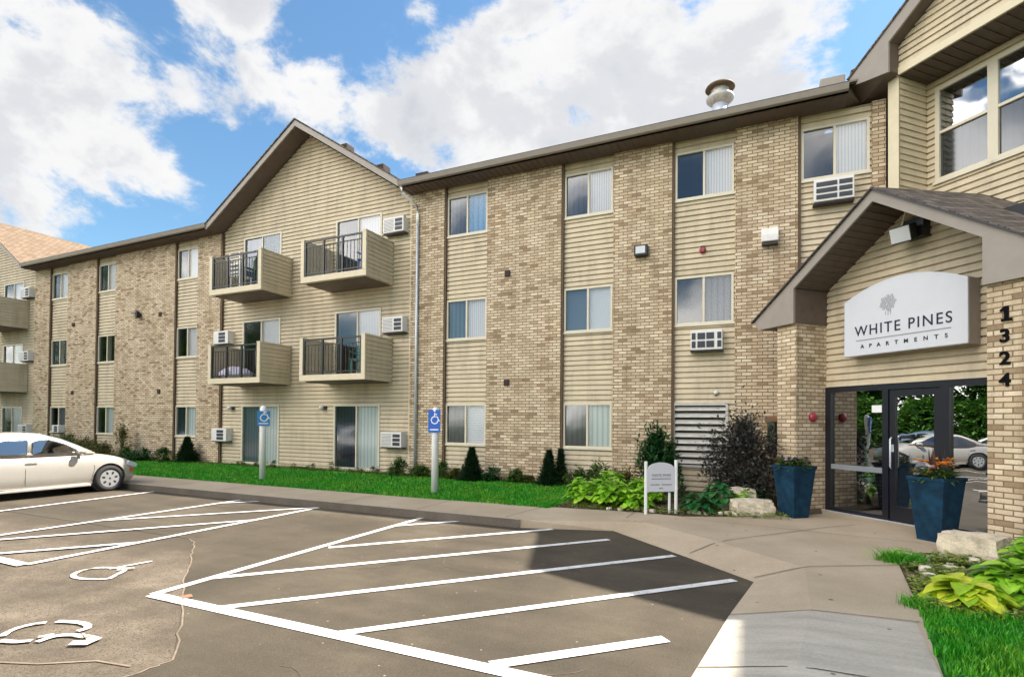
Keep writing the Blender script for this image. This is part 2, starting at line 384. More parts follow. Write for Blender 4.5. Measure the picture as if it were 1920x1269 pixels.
def siding(name, frame_rz, xl, xr, z0, z1, y, holes=(), parent=None, m='siding', pitch=.118, lap=.026, label=None, mirror_y=1, loc=(0,0,0)):
    """real lap siding: every course a tilted board with a lip below; xl, xr may be functions of z"""
    mb = MB(); fl = xl if callable(xl) else (lambda z: xl); fr = xr if callable(xr) else (lambda z: xr)
    k = 0; z = z0
    while z < z1 - 1e-4:
        zt = min(z + pitch, z1)
        cuts = sorted({z, zt} | {h[2] for h in holes if z < h[2] < zt} | {h[3] for h in holes if z < h[3] < zt})
        for a, b in zip(cuts[:-1], cuts[1:]):
            mid = (a + b) / 2
            segs = [(fl(a), fr(a), fl(b), fr(b))]
            for h in holes:
                if h[2] < mid < h[3]:
                    ns = []
                    for s0 in segs:
                        if h[0] > s0[0] and h[1] < s0[1]: ns += [(s0[0], h[0], s0[2], h[0]), (h[1], s0[1], h[1], s0[3])]
                        elif h[1] <= s0[0] or h[0] >= s0[1]: ns.append(s0)
                        elif h[0] <= s0[0] and h[1] < s0[1]: ns.append((h[1], s0[1], h[1], s0[3]))
                        elif h[0] > s0[0] and h[1] >= s0[1]: ns.append((s0[0], h[0], s0[2], h[0]))
                    segs = ns
            for (a0, a1, b0, b1) in segs:
                if a1 - a0 < .002 and b1 - b0 < .002: continue
                if b1 <= b0: b0 = b1 = (b0 + b1) / 2
                prof = lambda t: -lap + t * .010 / .74 if t <= .74 else (-lap + .010 + (t - .74) / .10 * (lap + .004) if t <= .84 else .014)
                ts = [(a - z) / pitch] + [t for t in (.74, .84) if (a - z) / pitch < t < (b - z) / pitch] + [(b - z) / pitch]
                row = []
                for t in ts:
                    f_ = (z + t * pitch - a) / max(1e-6, b - a); row.append((a0 + (b0 - a0) * f_, a1 + (b1 - a1) * f_, y + prof(t), z + t * pitch))
                for p, q in zip(row[:-1], row[1:]): mb.poly([(p[0], p[2], p[3]), (p[1], p[2], p[3]), (q[1], q[2], q[3]), (q[0], q[2], q[3])])
                if a == z: mb.poly([(a0, y + .014, a), (a1, y + .014, a), (a1, y - lap, a), (a0, y - lap, a)])
        z = zt
    o = mb.build(name, m, parent, fix=False); o.rotation_euler = (0, 0, frame_rz); o.location = loc
    if label: o['label'] = label
    return o

FR = dict(w=1.2)
def window(x0, x1, z0, z1, y, left, right, rz=0., split='v', loc=(0, 0, 0), label=None, frame='frame', mid=None, name='window', ft=.045, glassL='glass_dark', glassR='glass'):
    """window part: frame ring and mullion, two panes and what hangs behind them"""
    yf, yb = y - .035, y + .12
    mb = MB()
    mb.box(x0, x1, yf, yb, z0, z0 + ft); mb.box(x0, x1, yf, yb, z1 - ft, z1)
    mb.box(x0, x0 + ft, yf, yb, z0 + ft, z1 - ft); mb.box(x1 - ft, x1, yf, yb, z0 + ft, z1 - ft)
    if split == 'v':
        m = (x0 + x1) / 2 if mid is None else mid
        mb.box(m - .022, m + .022, yf + .008, yb, z0 + ft, z1 - ft)
        panes = [(x0 + ft, m - .022, z0 + ft, z1 - ft, left, y + .012, glassL), (m + .022, x1 - ft, z0 + ft, z1 - ft, right, y - .004, glassR)]
    else:
        m = (z0 + z1) / 2 if mid is None else mid
        mb.box(x0 + ft, x1 - ft, yf + .008, yb, m - .025, m + .025)
        panes = [(x0 + ft, x1 - ft, m + .025, z1 - ft, left, y - .004, glassL), (x0 + ft, x1 - ft, z0 + ft, m - .025, right, y + .012, glassR)]
    mb.box(x0 - .03, x1 + .03, y - .055, y - .036, z0 - .035, z0 + .012)
    w = mb.build(name, frame, bld); w.rotation_euler = (0, 0, rz); w.location = loc
    if label: w['label'] = label
    for (a, b, c, d, kind, yy, gm) in panes:
        MB().poly([(a, yy, c), (b, yy, c), (b, yy, d), (a, yy, d)]).build('pane', gm, w, fix=False)
        if kind and kind != 'dark':
            MB().poly([(a, yy + .06, c), (b, yy + .06, c), (b, yy + .06, d), (a, yy + .06, d)]).build('curtain' if 'curtain' in kind else 'blind', kind, w, fix=False)
    return w

# --- brick pilasters of the long facade (brick face y = -0.1, siding recessed at y = 0)
ZE = 7.66
def brick(x0, x1, z0=-.15, z1=ZE, y0=-.1, y1=.25, rz=0., name='brick_wall', holes=None):
    mb = MB()
    mb.box(x0, x1, y0, y1, z0, z1)
    o = mb.build(name, 'brick', bld); o.rotation_euler = (0, 0, rz); return o
SH = -19.27
for a, b in ((-28.05, -26.90), (-25.585, -23.58), (-22.326, -18.83), (-17.607, -16.45), (-8.76, -7.70), (-6.406, -4.40), (-3.127, -1.82)):
    brick(a, b)
# pilaster beside the entrance, with the slit window
bx0, bx1 = -.527, .64
brick(bx0, .09); brick(.09, .30, -.15, .83); brick(.09, .30, 1.50, ZE); brick(.30, bx1)
MB().poly([(.09, .0, .83), (.30, .0, .83), (.30, .0, 1.50), (.09, .0, 1.50)]).build('side_light', 'glass_dark', bld, fix=False)
MB().box(.04, .36, -.125, -.101, 1.50, 1.60).build('lintel', 'wood', bld)
brick(1.90, 2.12)

DATA = {  # panel: x0, x1, [(third), (second), (first)] with left/right fillings
    'A': (-7.70, -6.406, [('curtain_gray', 'curtain_sky_reflection'), ('curtain', 'blind'), ('curtain_gray', 'blindh')]),
    'B': (-4.40, -3.127, [('curtain_gray', 'blind'), ('blindh', 'blindh'), ('curtain_gray', 'curtain')]),
    'C': (-1.82, -.527, [('dark', 'blind'), ('dark', 'curtain_gray'), None]),
    'D': (.64, 1.90, [('dark', 'blind'), None, None]),
    'E': (-18.83, -17.607, [('curtain_gray', 'blind'), ('dark', 'blind'), ('curtain_gray', 'curtain')]),
    'F': (-23.58, -22.326, [('dark', 'blind'), ('dark', 'dark'), ('dark', 'curtain')]),
    'G': (-26.90, -25.585, [('dark', 'blind'), ('dark', 'dark'), ('dark', 'curtain_gray')])}
HS, SW, ST = .845, 1.06, 2.75
for key, (x0, x1, fl) in DATA.items():
    MB().box(x0 + .002, x0 + .055, -.085, -.03, 0, ZE - .003).build('return_shade_strip', 'brown', bld)  # dark strip put in for the shade on the narrow brick return
    holes = []
    wx0, wx1 = x0 + .03, x1 - .03
    for i, spec in enumerate(fl):
        z = HS + ST * (2 - i)
        if spec is None: continue
        window(wx0 + .03, wx1, z, z + SW, -.005, spec[0], spec[1])
        holes.append((wx0 + .05, wx1 - .02, z + .02, z + SW - .02))
    if key == 'C': holes.append((-1.80, -.66, .55, 1.90))
    siding('lap_siding', 0, x0, x1, -.02, ZE, 0, holes, bld)
# dark rooms behind the facade glass, closed so no daylight leaks through from the back
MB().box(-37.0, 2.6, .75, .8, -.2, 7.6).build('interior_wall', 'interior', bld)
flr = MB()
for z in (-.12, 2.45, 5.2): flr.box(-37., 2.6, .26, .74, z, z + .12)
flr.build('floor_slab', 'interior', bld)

# --- eaves, gutter and roof of the long block
def eave(x0, x1):
    mb = MB(); mb.box(x0, x1, -.6, .02, ZE, ZE + .03)
    n = int((x1 - x0) / .16)
    for i in range(n):
        x = x0 + (i + .5) * (x1 - x0) / n; mb.box(x - .012, x + .012, -.56, -.1, ZE - .014, ZE - .001)
    mb.build('soffit', 'soffit', bld)
    g = MB(); g.prism([(-.60, ZE - .01), (-.60, ZE + .03), (-.66, ZE + .05), (-.70, ZE + .15), (-.69, ZE + .155), (-.60, ZE + .155)], x0, x1, 'x').build('gutter', 'fascia', bld)
    MB().box(x0, x1, -.69, -.55, ZE + .157, ZE + .175).build('drip_edge', 'gutteredge', bld)
eave(-28.0, -16.50); eave(-8.82, 1.45)
for xa, xb, y0_ in ((-28.0, -16.5, -.62), (-8.75, 1.6, -.62), (-16.5, -8.75, .4), (-37.0, -28.0, .4)):
    zz = ZE + .178 + (y0_ + .62) * .335
    MB().prism([(y0_, zz), (y0_, zz + .032), (6.5, ZE + 2.6), (13.6, ZE + .21), (13.6, ZE + .178), (6.5, ZE + 2.5)], xa, xb, 'x').build('roof', 'shingle', bld)
MB().box(-36.9, 3.0, 12.9, 13.0, -.2, ZE + .2).build('rear_wall', 'brick', bld)

def gable_bay(dx, fill, left_bal=True):
    xl, xr = -16.45 + dx, -8.76 + dx; pk = -12.61 + dx; sl = .655; hw = 3.87
    ztop = 10.36; zt = lambda x: ztop - sl * abs(x - pk)
    und = .20
    f_l = lambda z: max(xl, pk - (ztop - und - z) / sl) if z > 7.5 else xl
    f_r = lambda z: min(xr, pk + (ztop - und - z) / sl) if z > 7.5 else xr
    doors = []
    for (cx0, cx1) in ((-15.44 + dx, -13.74 + dx), (-11.52 + dx, -9.82 + dx)):
        for fz, (z0, z1) in enumerate(((-.0, 1.92), (2.72, 4.66), (5.47, 7.38))):
            doors.append((cx0, cx1, z0 if fz else .02, z1))
    siding('lap_siding', 0, f_l, f_r, -.02, ztop - und, 0, [(d[0] + .02, d[1] - .02, d[2] + .02, d[3] - .02) for d in doors], bld,
           label='wide siding gable face rising between brick walls')
    for (d, sp) in zip(doors, fill):
        window(d[0], d[1], d[2], d[3], -.005, sp[0], sp[1], name='patio_door', ft=.06)
    MB().box(xl + .002, xl + .075, -.085, -.03, 0, ZE - .003).build('return_shade_strip', 'brown', bld)  # same painted shade strip at the brick edge of the bay
    # corner board, soffit of the rakes, rake boards and the roof behind
    MB().box(xr - .09, xr, -.03, .0, 0, ZE).build('corner_board', 'trim', bld)
    a, c = pk - hw, pk + hw
    for sgn, e in ((-1, a), (1, c)):
        inner = (pk, ztop - und + .03); outer = (e, ztop - sl * hw - und + .03)
        pts = [inner, outer, (outer[0], outer[1] + .02), (inner[0], inner[1] + .02)]
        MB().prism(pts, -.57, .0).build('rake_soffit', 'soffit', bld)
    rk = [(a - .02, zt(a) - .02), (pk, ztop - .02), (c + .02, zt(c) - .02), (c + .02, zt(c) - .22), (c - .55, ZE - .0), (c - .38, zt(c - .38) - .20), (pk, ztop - .20), (a + .38, zt(a + .38) - .20), (a + .55, ZE), (a - .02, zt(a) - .22)]
    MB().prism([(a - .02, zt(a) - .02), (pk, ztop - .02), (pk, ztop - .19), (a + .15, zt(a + .15) - .19), (a - .02, zt(a) - .19)], -.63, -.59).build('rake_board', 'fascia', bld)
    MB().prism([(pk, ztop - .02), (c + .02, zt(c) - .02), (c + .02, zt(c) - .19), (c - .15, zt(c - .15) - .19), (pk, ztop - .19)], -.63, -.59).build('rake_board', 'fascia', bld)
    th = .035
    m = 'shingle'
    for sgn, e in ((-1, a - .05), (1, c + .05)):
        mm = 'shingle_tan' if (dx < -5 and sgn == 1) else m
        MB().prism([(pk, ztop), (e, zt(e)), (e, zt(e) + th), (pk, ztop + th)], -.66, 6.5).build('roof', mm, bld)
    MB().box(pk - 3.4, pk + 3.4, 6.3, 6.4, 7.6, 8.1).build('rear_gable', 'shingle', bld)
    return zt
V, K_, G_ = 'blind', 'dark', 'curtain_gray'
fill = [('curtain', 'curtain'), ('dark', 'curtain'), (None, None), ('curtain_gray', 'curtain'), ('dark', 'blind'), (G_, 'blind')]
fill[0] = ('curtain', 'curtain'); fill[1] = ('dark', 'blind'); fill[2] = ('curtain_sky_reflection', 'blue_dark')
gable_bay(0, fill)
gable_bay(SH, [('dark', V)] * 3 + [('dark', 'curtain'), ('dark', 'curtain'), ('dark', 'blind')])

# --- balconies
def balcony(x0, x1, z0, label, dep=1.15, rail=True):
    """part of the building > floor, side walls, railing"""
    z1 = z0 + 1.17; y0 = -dep
    b = MB().box(x0 - .0, x1 + .0, y0 - .02, -.03, z0 + .0, z0 + .16).build('balcony', 'trim', bld); b['label'] = label
    MB().box(x0 + .1, x1 - .1, y0 + .12, -.05, z0 - .03, z0 - .002).build('joist_panel', 'soffit', b)
    for (a, c) in ((x0, x0 + .12), (x1 - .12, x1)):
        w = MB(); w.box(a + .012, c - .012, y0 + .03, -.03, z0 + .16, z1); w.build('side_wall', 'siding', b)
        MB().box(a, c, y0 - .025, y0 + .045, z0 + .161, z1 + .0).build('corner_post', 'trim', b)
        MB().box(a - .01, c + .01, y0 - .03, -.03, z1 + .001, z1 + .035).build('wall_cap', 'trim', b)
    for xx, sg in ((x0, -1), (x1, 1)):          # lap courses on the outward faces of the side walls
        sm = MB()
        z = z0
        while z < z1 - .02:
            zt = min(z + .115, z1); f0 = xx + sg * .020; f1 = xx - sg * .006
            sm.poly([(f0, y0 + .046, z), (f0, -.03, z), (f1, -.03, zt), (f1, y0 + .046, zt)]); sm.poly([(f0, y0 + .046, z), (f0, -.03, z), (xx - sg * .01, -.03, z), (xx - sg * .01, y0 + .046, z)]); z = zt
        sm.build('lap_siding', 'siding', b, fix=False)
    r = MB(); ry = y0 + .01; a, c = x0 + .121, x1 - .121
    r.box(a, c, ry - .02, ry + .02, z1 - .06, z1 - .015); r.box(a, c, ry - .012, ry + .012, z1 - .20, z1 - .175); r.box(a, c, ry - .015, ry + .015, z0 + .22, z0 + .25)
    for k in range(4):
        t = a + .03 + (c - a - .06) * k / 3; r.box(t - .028, t + .028, ry - .024, ry + .024, z0 + .161, z1 - .061)
    n = int((c - a) / .115)
    for k in range(n):
        t = a + (k + .5) * (c - a) / n; r.box(t - .007, t + .007, ry - .007, ry + .007, z0 + .251, z1 - .201)
    r.build('railing', 'iron', b)
    return b
balcony(-15.52, -13.28, 5.26, 'third-floor balcony farther from the entrance, white seat back showing over its rail')
balcony(-11.72, -9.42, 5.26, 'third-floor balcony nearest the downspout')
balcony(-15.52, -13.28, 2.53, 'second-floor balcony holding the pale lilac cushion')
balcony(-11.72, -9.42, 2.53, 'second-floor balcony with a teal chair behind its rail')
balcony(-11.72 + SH, -9.42 + SH, 5.26, 'third-floor balcony at the far end of the building')
balcony(-11.72 + SH, -9.42 + SH, 2.53, 'second-floor balcony at the far end of the building')
balcony(-15.52 + SH, -13.28 + SH, 5.26, 'third-floor balcony beyond the far end')
balcony(-15.52 + SH, -13.28 + SH, 2.53, 'second-floor balcony beyond the far end')

# --- small wall openings
for x, z in ((-5.82, 5.17), (-5.82, 2.43), (-19.6, 5.19), (-25.1, 5.18), (-19.61, 2.42), (-25.09, 2.46)):
    MB().box(x - .075, x + .075, -.135, -.101, z - .075, z + .075).build('wall_vent', 'vent', bld, bevel=.01)
# louvred intake below the second-floor window of panel C
lv = MB(); x0, x1, z0, z1 = -1.80, -.66, .55, 1.90
lv.box(x0, x1, -.06, .02, z1 - .06, z1); lv.box(x0, x0 + .05, -.06, .02, z0, z1 - .06); lv.box(x1 - .05, x1, -.06, .02, z0, z1 - .06); lv.box(x0, x1, -.06, .02, z0 - .05, z0)
n = 9
for k in range(n):
    z = z0 + (k + .5) * (z1 - .06 - z0) / n
    lv.prism([(-.055, z - .042), (-.047, z - .035), (.03, z + .045), (.02, z + .045)], x0 + .051, x1 - .051, 'x')
lo = lv.build('louvre', 'louvregrey', bld)
MB().box(x0 + .02, x1 - .02, .035, .06, z0, z1 - .02).build('louvre_back', 'black', lo)
# downspout
ds = MB(); ds.tube([(-8.72, -.64, 7.64), (-8.72, -.60, 7.50), (-8.62, -.34, 7.38), (-8.53, -.17, 7.26), (-8.52, -.16, 7.05), (-8.52, -.16, 6.75)], .042, 10)
d = ds.build('downspout', 'white', bld, smooth=True)
MB().tube([(-8.52, -.16, 6.749), (-8.52, -.16, .1)], .036, 10).build('downpipe', 'galv', d, smooth=True)

# --- roof vents
for x, y, z in ((-11.75, .55, 9.80), (-10.35, .55, 8.90), (-8.35, -.1, 8.02)):
    tag(MB().box(x - .2, x + .2, y - .15, y + .2, z - .1, z + .13).build('roof_vent', 'vent', bld, bevel=.02))
MB().box(1.0, 1.42, -.45, -.1, 7.88, 8.12).build('roof_vent', 'fascia', bld, bevel=.02)
inf = MB(); c0 = (1.75, .1, 7.74); ring = [(1.3, -.60, 7.665), (1.46, -.60, 7.70), (1.53, -.25, 7.95), (2.06, -.74, 7.81), (2.9, .2, 7.8), (2.6, .8, 7.75), (1.3, .8, 7.67)]
for k in range(len(ring)): inf.poly([c0, ring[k], ring[(k + 1) % len(ring)]])
inf.build('soffit_infill', 'soffit', bld, fix=False)
MB().prism([(1.55, -.1), (2.2, -.6), (3.4, .8), (3.4, 3), (1.55, 3)], 8.0, 8.35, 'z').build('roof_saddle', 'shingle', bld)

# ------------------------------------------------------------------ entrance wing, upper floors
def wpart(mb, name, m, parent=None, **kw):
    o = mb.build(name, m, parent or bld, **kw)
    if parent is None: o.rotation_euler = (0, 0, wing)
    return o
Q1, Q2, QR = -1.2, -1.95, -.93           # gable/post plane, recessed window wall, rake plane (q outward); local y = -q
S0, SP, S1 = 1.22, 3.35, 5.48
zt = lambda s: 8.11 + .655 * (SP - S0) - .655 * abs(s - SP); ZP = zt(SP)
wpart(MB().box(1.77, 1.965, 1.2, 2.1, 3.2, 7.80), 'corner_post', 'trim')
siding('lap_siding', wing + math.pi / 2, 1.2, 1.95, 3.2, 7.80, -1.967, (), bld)      # return face of the recess
wl = [(2.13, 3.03), (3.03, 3.93)]
siding('lap_siding', wing, 1.965, 4.30, 3.2, 7.80, 1.95, [(2.15, 3.91, 5.90, 7.61)], bld, label='recessed siding wall around the tall paired windows')
window(2.13, 3.03, 5.88, 7.63, 1.945, None, 'curtain_gray', rz=wing, split='h', mid=6.78, label='tall double-hung window over the entrance roof', glassL='glass_high', glassR='glass_low', ft=.075)
window(3.03, 3.93, 5.88, 7.63, 1.945, None, 'curtain_gray', rz=wing, split='h', mid=6.78, label='second tall double-hung window beside it', glassL='glass_high', glassR='glass_low', ft=.075)
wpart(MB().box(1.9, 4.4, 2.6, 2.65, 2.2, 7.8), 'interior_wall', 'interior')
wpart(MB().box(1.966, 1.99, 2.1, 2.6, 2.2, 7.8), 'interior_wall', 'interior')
wpart(MB().box(4.735, 4.93, 1.2, 2.1, -.2, 7.80), 'corner_post', 'trim')
wpart(MB().box(4.31, 4.73, 1.95, 2.1, 2.2, 7.80), 'return_wall', 'siding')
wpart(MB().box(1.966, 4.734, 1.205, 1.96, 7.80, 7.84), 'recess_soffit', 'soffit')
ss = MB()
for k in range(18):
    s = 2.02 + k * .155; ss.box(s, s + .02, 1.21, 1.94, 7.782, 7.799)
wpart(ss, 'soffit_batten', 'soffit')
wpart(MB().box(1.94, 4.76, 1.16, 1.2, 7.80, 7.93), 'gable_band', 'trim')
siding('lap_siding', wing, lambda z: max(1.965, SP - (ZP - .27 - z) / .655), lambda z: min(4.735, SP + (ZP - .27 - z) / .655), 7.93, ZP - .27, 1.2, (), bld)
for sg in (-1, 1):
    t = lambda s: SP + sg * (SP - s)         # mirror for the right half
    tip = t(S0); e1 = t(1.98)
    wpart(MB().prism([(tip, 8.11), (SP, ZP), (SP, ZP - .26), (e1, 8.34), (e1, 7.80), (t(1.24), 7.95)], .91, .95), 'rake_board', 'fascia')
    wpart(MB().prism([(tip, 8.11), (SP, ZP), (SP, ZP + .035), (t(S0 - .04), 8.12)], .88, 5.5), 'roof', 'shingle')
    wpart(MB().prism([(SP, ZP - .25), (e1, 8.35), (e1, 8.37), (SP, ZP - .23)], .951, 1.2), 'rake_soffit', 'soffit')
    wpart(MB().prism([(e1, 7.80), (e1, 8.36), (e1 - sg * -.012, 8.36), (e1 - sg * -.012, 7.80)], .951, 1.2), 'boxed_return', 'soffit')
    wpart(MB().prism([(e1, 7.80), (tip, 7.96), (tip, 7.99), (e1, 7.83)], .951, 2.0), 'eave_soffit', 'soffit')
# the wing beyond the entrance, outside the picture: it carries on and shades the walk
wpart(MB().box(4.95, 12.5, 1.6, 9, -.2, 7.8), 'brick_wall', 'brick')
wpart(MB().prism([(5.45, 7.95), (5.45, 8.15), (6.5, 9.48), (8.3, 10.6), (11.2, 8.15), (11.2, 7.95)], .9, 9), 'roof', 'shingle')
wpart(MB().box(-2.6, 4.95, 8.6, 8.7, -.2, 7.8), 'rear_wall', 'brick')

# ------------------------------------------------------------------ entrance portico
PS, PL, PR = 2.87, .50, 5.24
pz = lambda s: 5.06 - .7 * abs(s - PS)
def wbrick(s0, s1, y0, y1, z0, z1): return wpart(MB().box(s0, s1, y0, y1, z0, z1), 'brick_pillar', 'brick')
p1 = wbrick(1.0, 1.42, -.65, .35, -.2, 3.25); p1['label'] = 'brick pillar holding the red fire bell'
p2 = wbrick(4.33, 4.76, -.65, .35, -.2, 3.25); p2['label'] = 'brick pillar carrying the house number'
wpart(MB().box(.86, .99, .1, 1.0, -.2, 3.25), 'brick_wall', 'brick'); wpart(MB().box(4.77, 5.0, .2, 1.6, -.2, 3.25), 'brick_wall', 'brick')
siding('lap_siding', wing, lambda z: max(1.42, PS - (4.88 - z) / .7), lambda z: min(4.33, PS + (4.88 - z) / .7), 2.13, 4.86, .1, (), bld, label='siding infill above the entrance doors')
wpart(MB().box(1.0, 4.76, .35, .40, 2.15, 3.24), 'header_wall', 'interior')
for sg in (-1, 1):
    t = lambda s: PS + sg * (PS - s)
    tip = t(PL); e1 = t(1.42)
    wpart(MB().prism([(tip, pz(PL)), (PS, 5.06), (PS, 4.88), (e1, pz(1.42) - .18), (e1, 3.25), (t(.62), 3.25)], -.72, -.68), 'rake_board', 'fascia')
    mr = MB().prism([(t(PL - .03), pz(PL) - .01), (PS, 5.062), (PS, 5.10), (t(PL - .03), pz(PL) + .03)], -.75, 1.95)
    mr.v = [(x_, y_, z_ + .30 * (y_ + .75) / 2.7) for x_, y_, z_ in mr.v]; wpart(mr, 'roof', 'shingle')
    wpart(MB().prism([(t(PL - .03), pz(PL) - .012), (PS, 5.060), (PS, 5.085), (t(PL - .03), pz(PL) + .015)], -.765, -.751), 'drip_edge', 'gutteredge')
    wpart(MB().prism([(PS, 4.89), (e1, pz(1.42) - .17), (e1, pz(1.42) - .15), (PS, 4.91)], -.679, .1), 'rake_soffit', 'soffit')
    bt = MB()
    for k in range(15):
        f = (k + .5) / 15; s = PS + (e1 - PS) * f; z = 4.89 + (pz(1.42) - .17 - 4.89) * f
        ds_ = .012; bt.prism([(s - ds_, z + ds_ * .7 * -sg * -1 - .016), (s + ds_, z - .016 - ds_ * .7 * -sg * -1), (s + ds_, z - .001), (s - ds_, z - .001)], -.67, .08)
    wpart(bt, 'soffit_batten', 'soffit')
    wpart(MB().box(min(e1, e1 + sg * -.012), max(e1, e1 + sg * -.012), -.679, .1, 3.25, pz(1.42) - .18), 'boxed_return', 'soffit')
    wpart(MB().box(min(t(.62), e1), max(t(.62), e1), -.679, 1.9, 3.251, 3.28), 'eave_soffit', 'soffit')
wpart(MB().prism([(PS - 1.6, 3.29), (PS + 1.6, 3.29), (PS, 4.6)], 1.0, 1.05), 'infill', 'interior')
for s in (4.05, ): wpart(MB().box(s - .32, s + .16, .75, 1.0, pz(s) + .15, pz(s) + .42), 'roof_vent', 'black', bevel=.02)
wpart(MB().box(4.30, 4.62, .75, 1.0, pz(4.46) + .15, pz(4.46) + .42), 'roof_vent', 'black', bevel=.02)

# storefront entrance (door wall q = -0.1 -> y = 0.1)
sf = MB(); zb, ztp = -.10, 2.12
def fr(a, b, c, d, y0=.05, y1=.15): sf.box(a, b, y0, y1, c, d)
fr(1.42, 4.33, 2.03, ztp); fr(1.42, 1.53, zb, 2.03); fr(4.24, 4.33, zb, 2.03); fr(2.47, 2.57, zb, 2.03); fr(3.35, 3.47, zb, 2.03)
fr(1.53, 2.47, zb, zb + .07); fr(3.47, 4.24, zb, zb + .07)
so = wpart(sf, 'storefront_frame', 'navy'); so['label'] = 'dark framed glass entrance'
MB().box(1.53, 2.47, .06, .14, .66, .745).build('glazing_rail', 'railgrey', so)
for a, b, c, d in ((1.53, 2.47, -.03, .66), (1.53, 2.47, .745, 2.03), (3.47, 4.24, -.03, 2.03)):
    MB().poly([(a, .1, c), (b, .1, c), (b, .1, d), (a, .1, d)]).build('pane', 'glass_door', so, fix=False)
dr = MB(); dr.box(2.58, 3.34, .07, .13, -.085, .15); dr.box(2.58, 3.34, .07, .13, 1.92, 2.02); dr.box(2.58, 2.67, .07, .13, .15, 1.92); dr.box(3.25, 3.34, .07, .13, .15, 1.92)
do = wpart(dr, 'entrance_door', 'navy')
MB().poly([(2.67, .1, .15), (3.25, .1, .15), (3.25, .1, 1.92), (2.67, .1, 1.92)]).build('pane', 'glass_door', do, fix=False)
MB().tube([(2.63, .04, .75), (2.63, .01, .78), (2.63, .01, 1.22), (2.63, .04, 1.25)], .014, 8).build('handle', 'galv', do, smooth=True)
MB().box(2.60, 2.65, .065, .069, 1.02, 1.14).build('lock_plate', 'galv', do)
# lobby behind the glass
lb = MB(); lb.box(1.43, 4.32, 3.4, 3.45, -.1, 2.6); lb.box(1.38, 1.43, .36, 3.4, -.1, 2.6); lb.box(4.32, 4.37, .36, 3.4, -.1, 2.6)
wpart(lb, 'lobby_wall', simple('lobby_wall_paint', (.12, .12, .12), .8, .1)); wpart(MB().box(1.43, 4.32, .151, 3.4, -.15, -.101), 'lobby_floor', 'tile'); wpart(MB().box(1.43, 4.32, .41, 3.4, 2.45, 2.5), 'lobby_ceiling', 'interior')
wpart(MB().box(1.42, 4.33, -.02, .05, -.11, -.092), 'threshold', 'galv')

# ------------------------------------------------------------------ things fixed to the building
def at_wing(o, s, q, z): o.location = W(s, q, z); o.rotation_euler = (0, 0, wing); return o
# big sign
sg_ = empty('entrance_sign', W(2.93, .0, 0), wing, 'large white arched apartment name sign above the glass entrance', 'sign')
pts = [(-.94, 2.60), (.93, 2.60), (.93, 3.52)]
for k in range(15):
    a = k / 14; x = .93 - 1.87 * a; pts.append((x, 3.53 + .25 * (1 - (2 * a - 1) ** 2)))
def sc_pts(e): return [(p[0] * (1 - e), (p[1] - 3.1) * (1 - e * 1.6) + 3.1) for p in pts[:2] + pts[3:]]
MB().prism([p for p in pts[:2]] + pts[3:] and (pts[:2] + pts[3:]), -.16, .09).build('cabinet', 'signside', sg_)
MB().prism(sc_pts(.0), -.20, -.162).build('sign_face', 'signface', sg_, bevel=.012)
text_obj('lettering', 'WHITE PINES', .235, 'signtext', sg_, (.0, -.2045, 3.0), extrude=.004, offset=0, spacing=1.22, xs=.90)
MB().box(-.72, .72, -.2045, -.2035, 2.845, 2.858).build('underline', 'signgray', sg_)
text_obj('lettering', 'APARTMENTS', .088, 'signtext', sg_, (.02, -.2045, 2.745), extrude=.003, offset=.001, spacing=2.95, xs=1.0)
lg = MB(); f = lambda p: (p.x - .18, -.2045, 3.37 + p.y)
rings = []
for k in range(26):
    a = k * 2.4; r = .125 * math.sqrt((k + .5) / 26); cx, cz = r * math.cos(a), r * math.sin(a) * 1.0 + .02
    rings.append([(cx + .016 * math.cos(t * math.pi / 3), cz + .02 * math.sin(t * math.pi / 3)) for t in range(7)])
strokes(lg, rings, .008, f); strokes(lg, [[(-.04, -.11), (-.04, -.17)], [(0, -.06), (0, -.18)], [(.04, -.11), (.04, -.17)]], .009, f)
lg.build('tree_emblem', 'signgray', sg_, fix=False)
# house number
hn = empty('house_number', W(4.525, .65, 0), wing, 'black house number 1324 running down the brick pillar', 'house number')
MB().prism([(-.035, -.09), (.075, -.09), (.075, -.062), (.042, -.062), (.042, .095), (.005, .095), (-.045, .055), (-.045, .03), (-.002, .045), (-.002, -.062), (-.035, -.062)], -.025, -.004).build('digit', 'inkblack', hn).location = (0, 0, 2.85)
for ch, z in zip('324', (2.57, 2.29, 2.02)):
    text_obj('digit', ch, .225, 'inkblack', hn, (0, -.012, z), extrude=.008, offset=.006, xs=1.05)
# flood light under the portico peak
fl_ = empty('flood_light', W(3.0, -.02, 4.48), wing, 'square white floodlight with conduit under the portico peak', 'light')
MB().box(-.1, .2, -.10, .10, -.14, .16).build('junction_box', 'black', fl_)
mbh = MB().box(-.17, .13, -.36, -.16, -.13, .12); h = mbh.build('lamp_housing', 'black', fl_, bevel=.02); h.rotation_euler = (math.radians(18), 0, .12)
q_ = MB().box(-.155, .115, -.372, -.3605, -.115, .105).build('lens', 'lamp', h)
MB().tube([(-.13, -.1, .05), (-.05, -.12, .30)], .014, 8).build('conduit', 'trim', fl_)
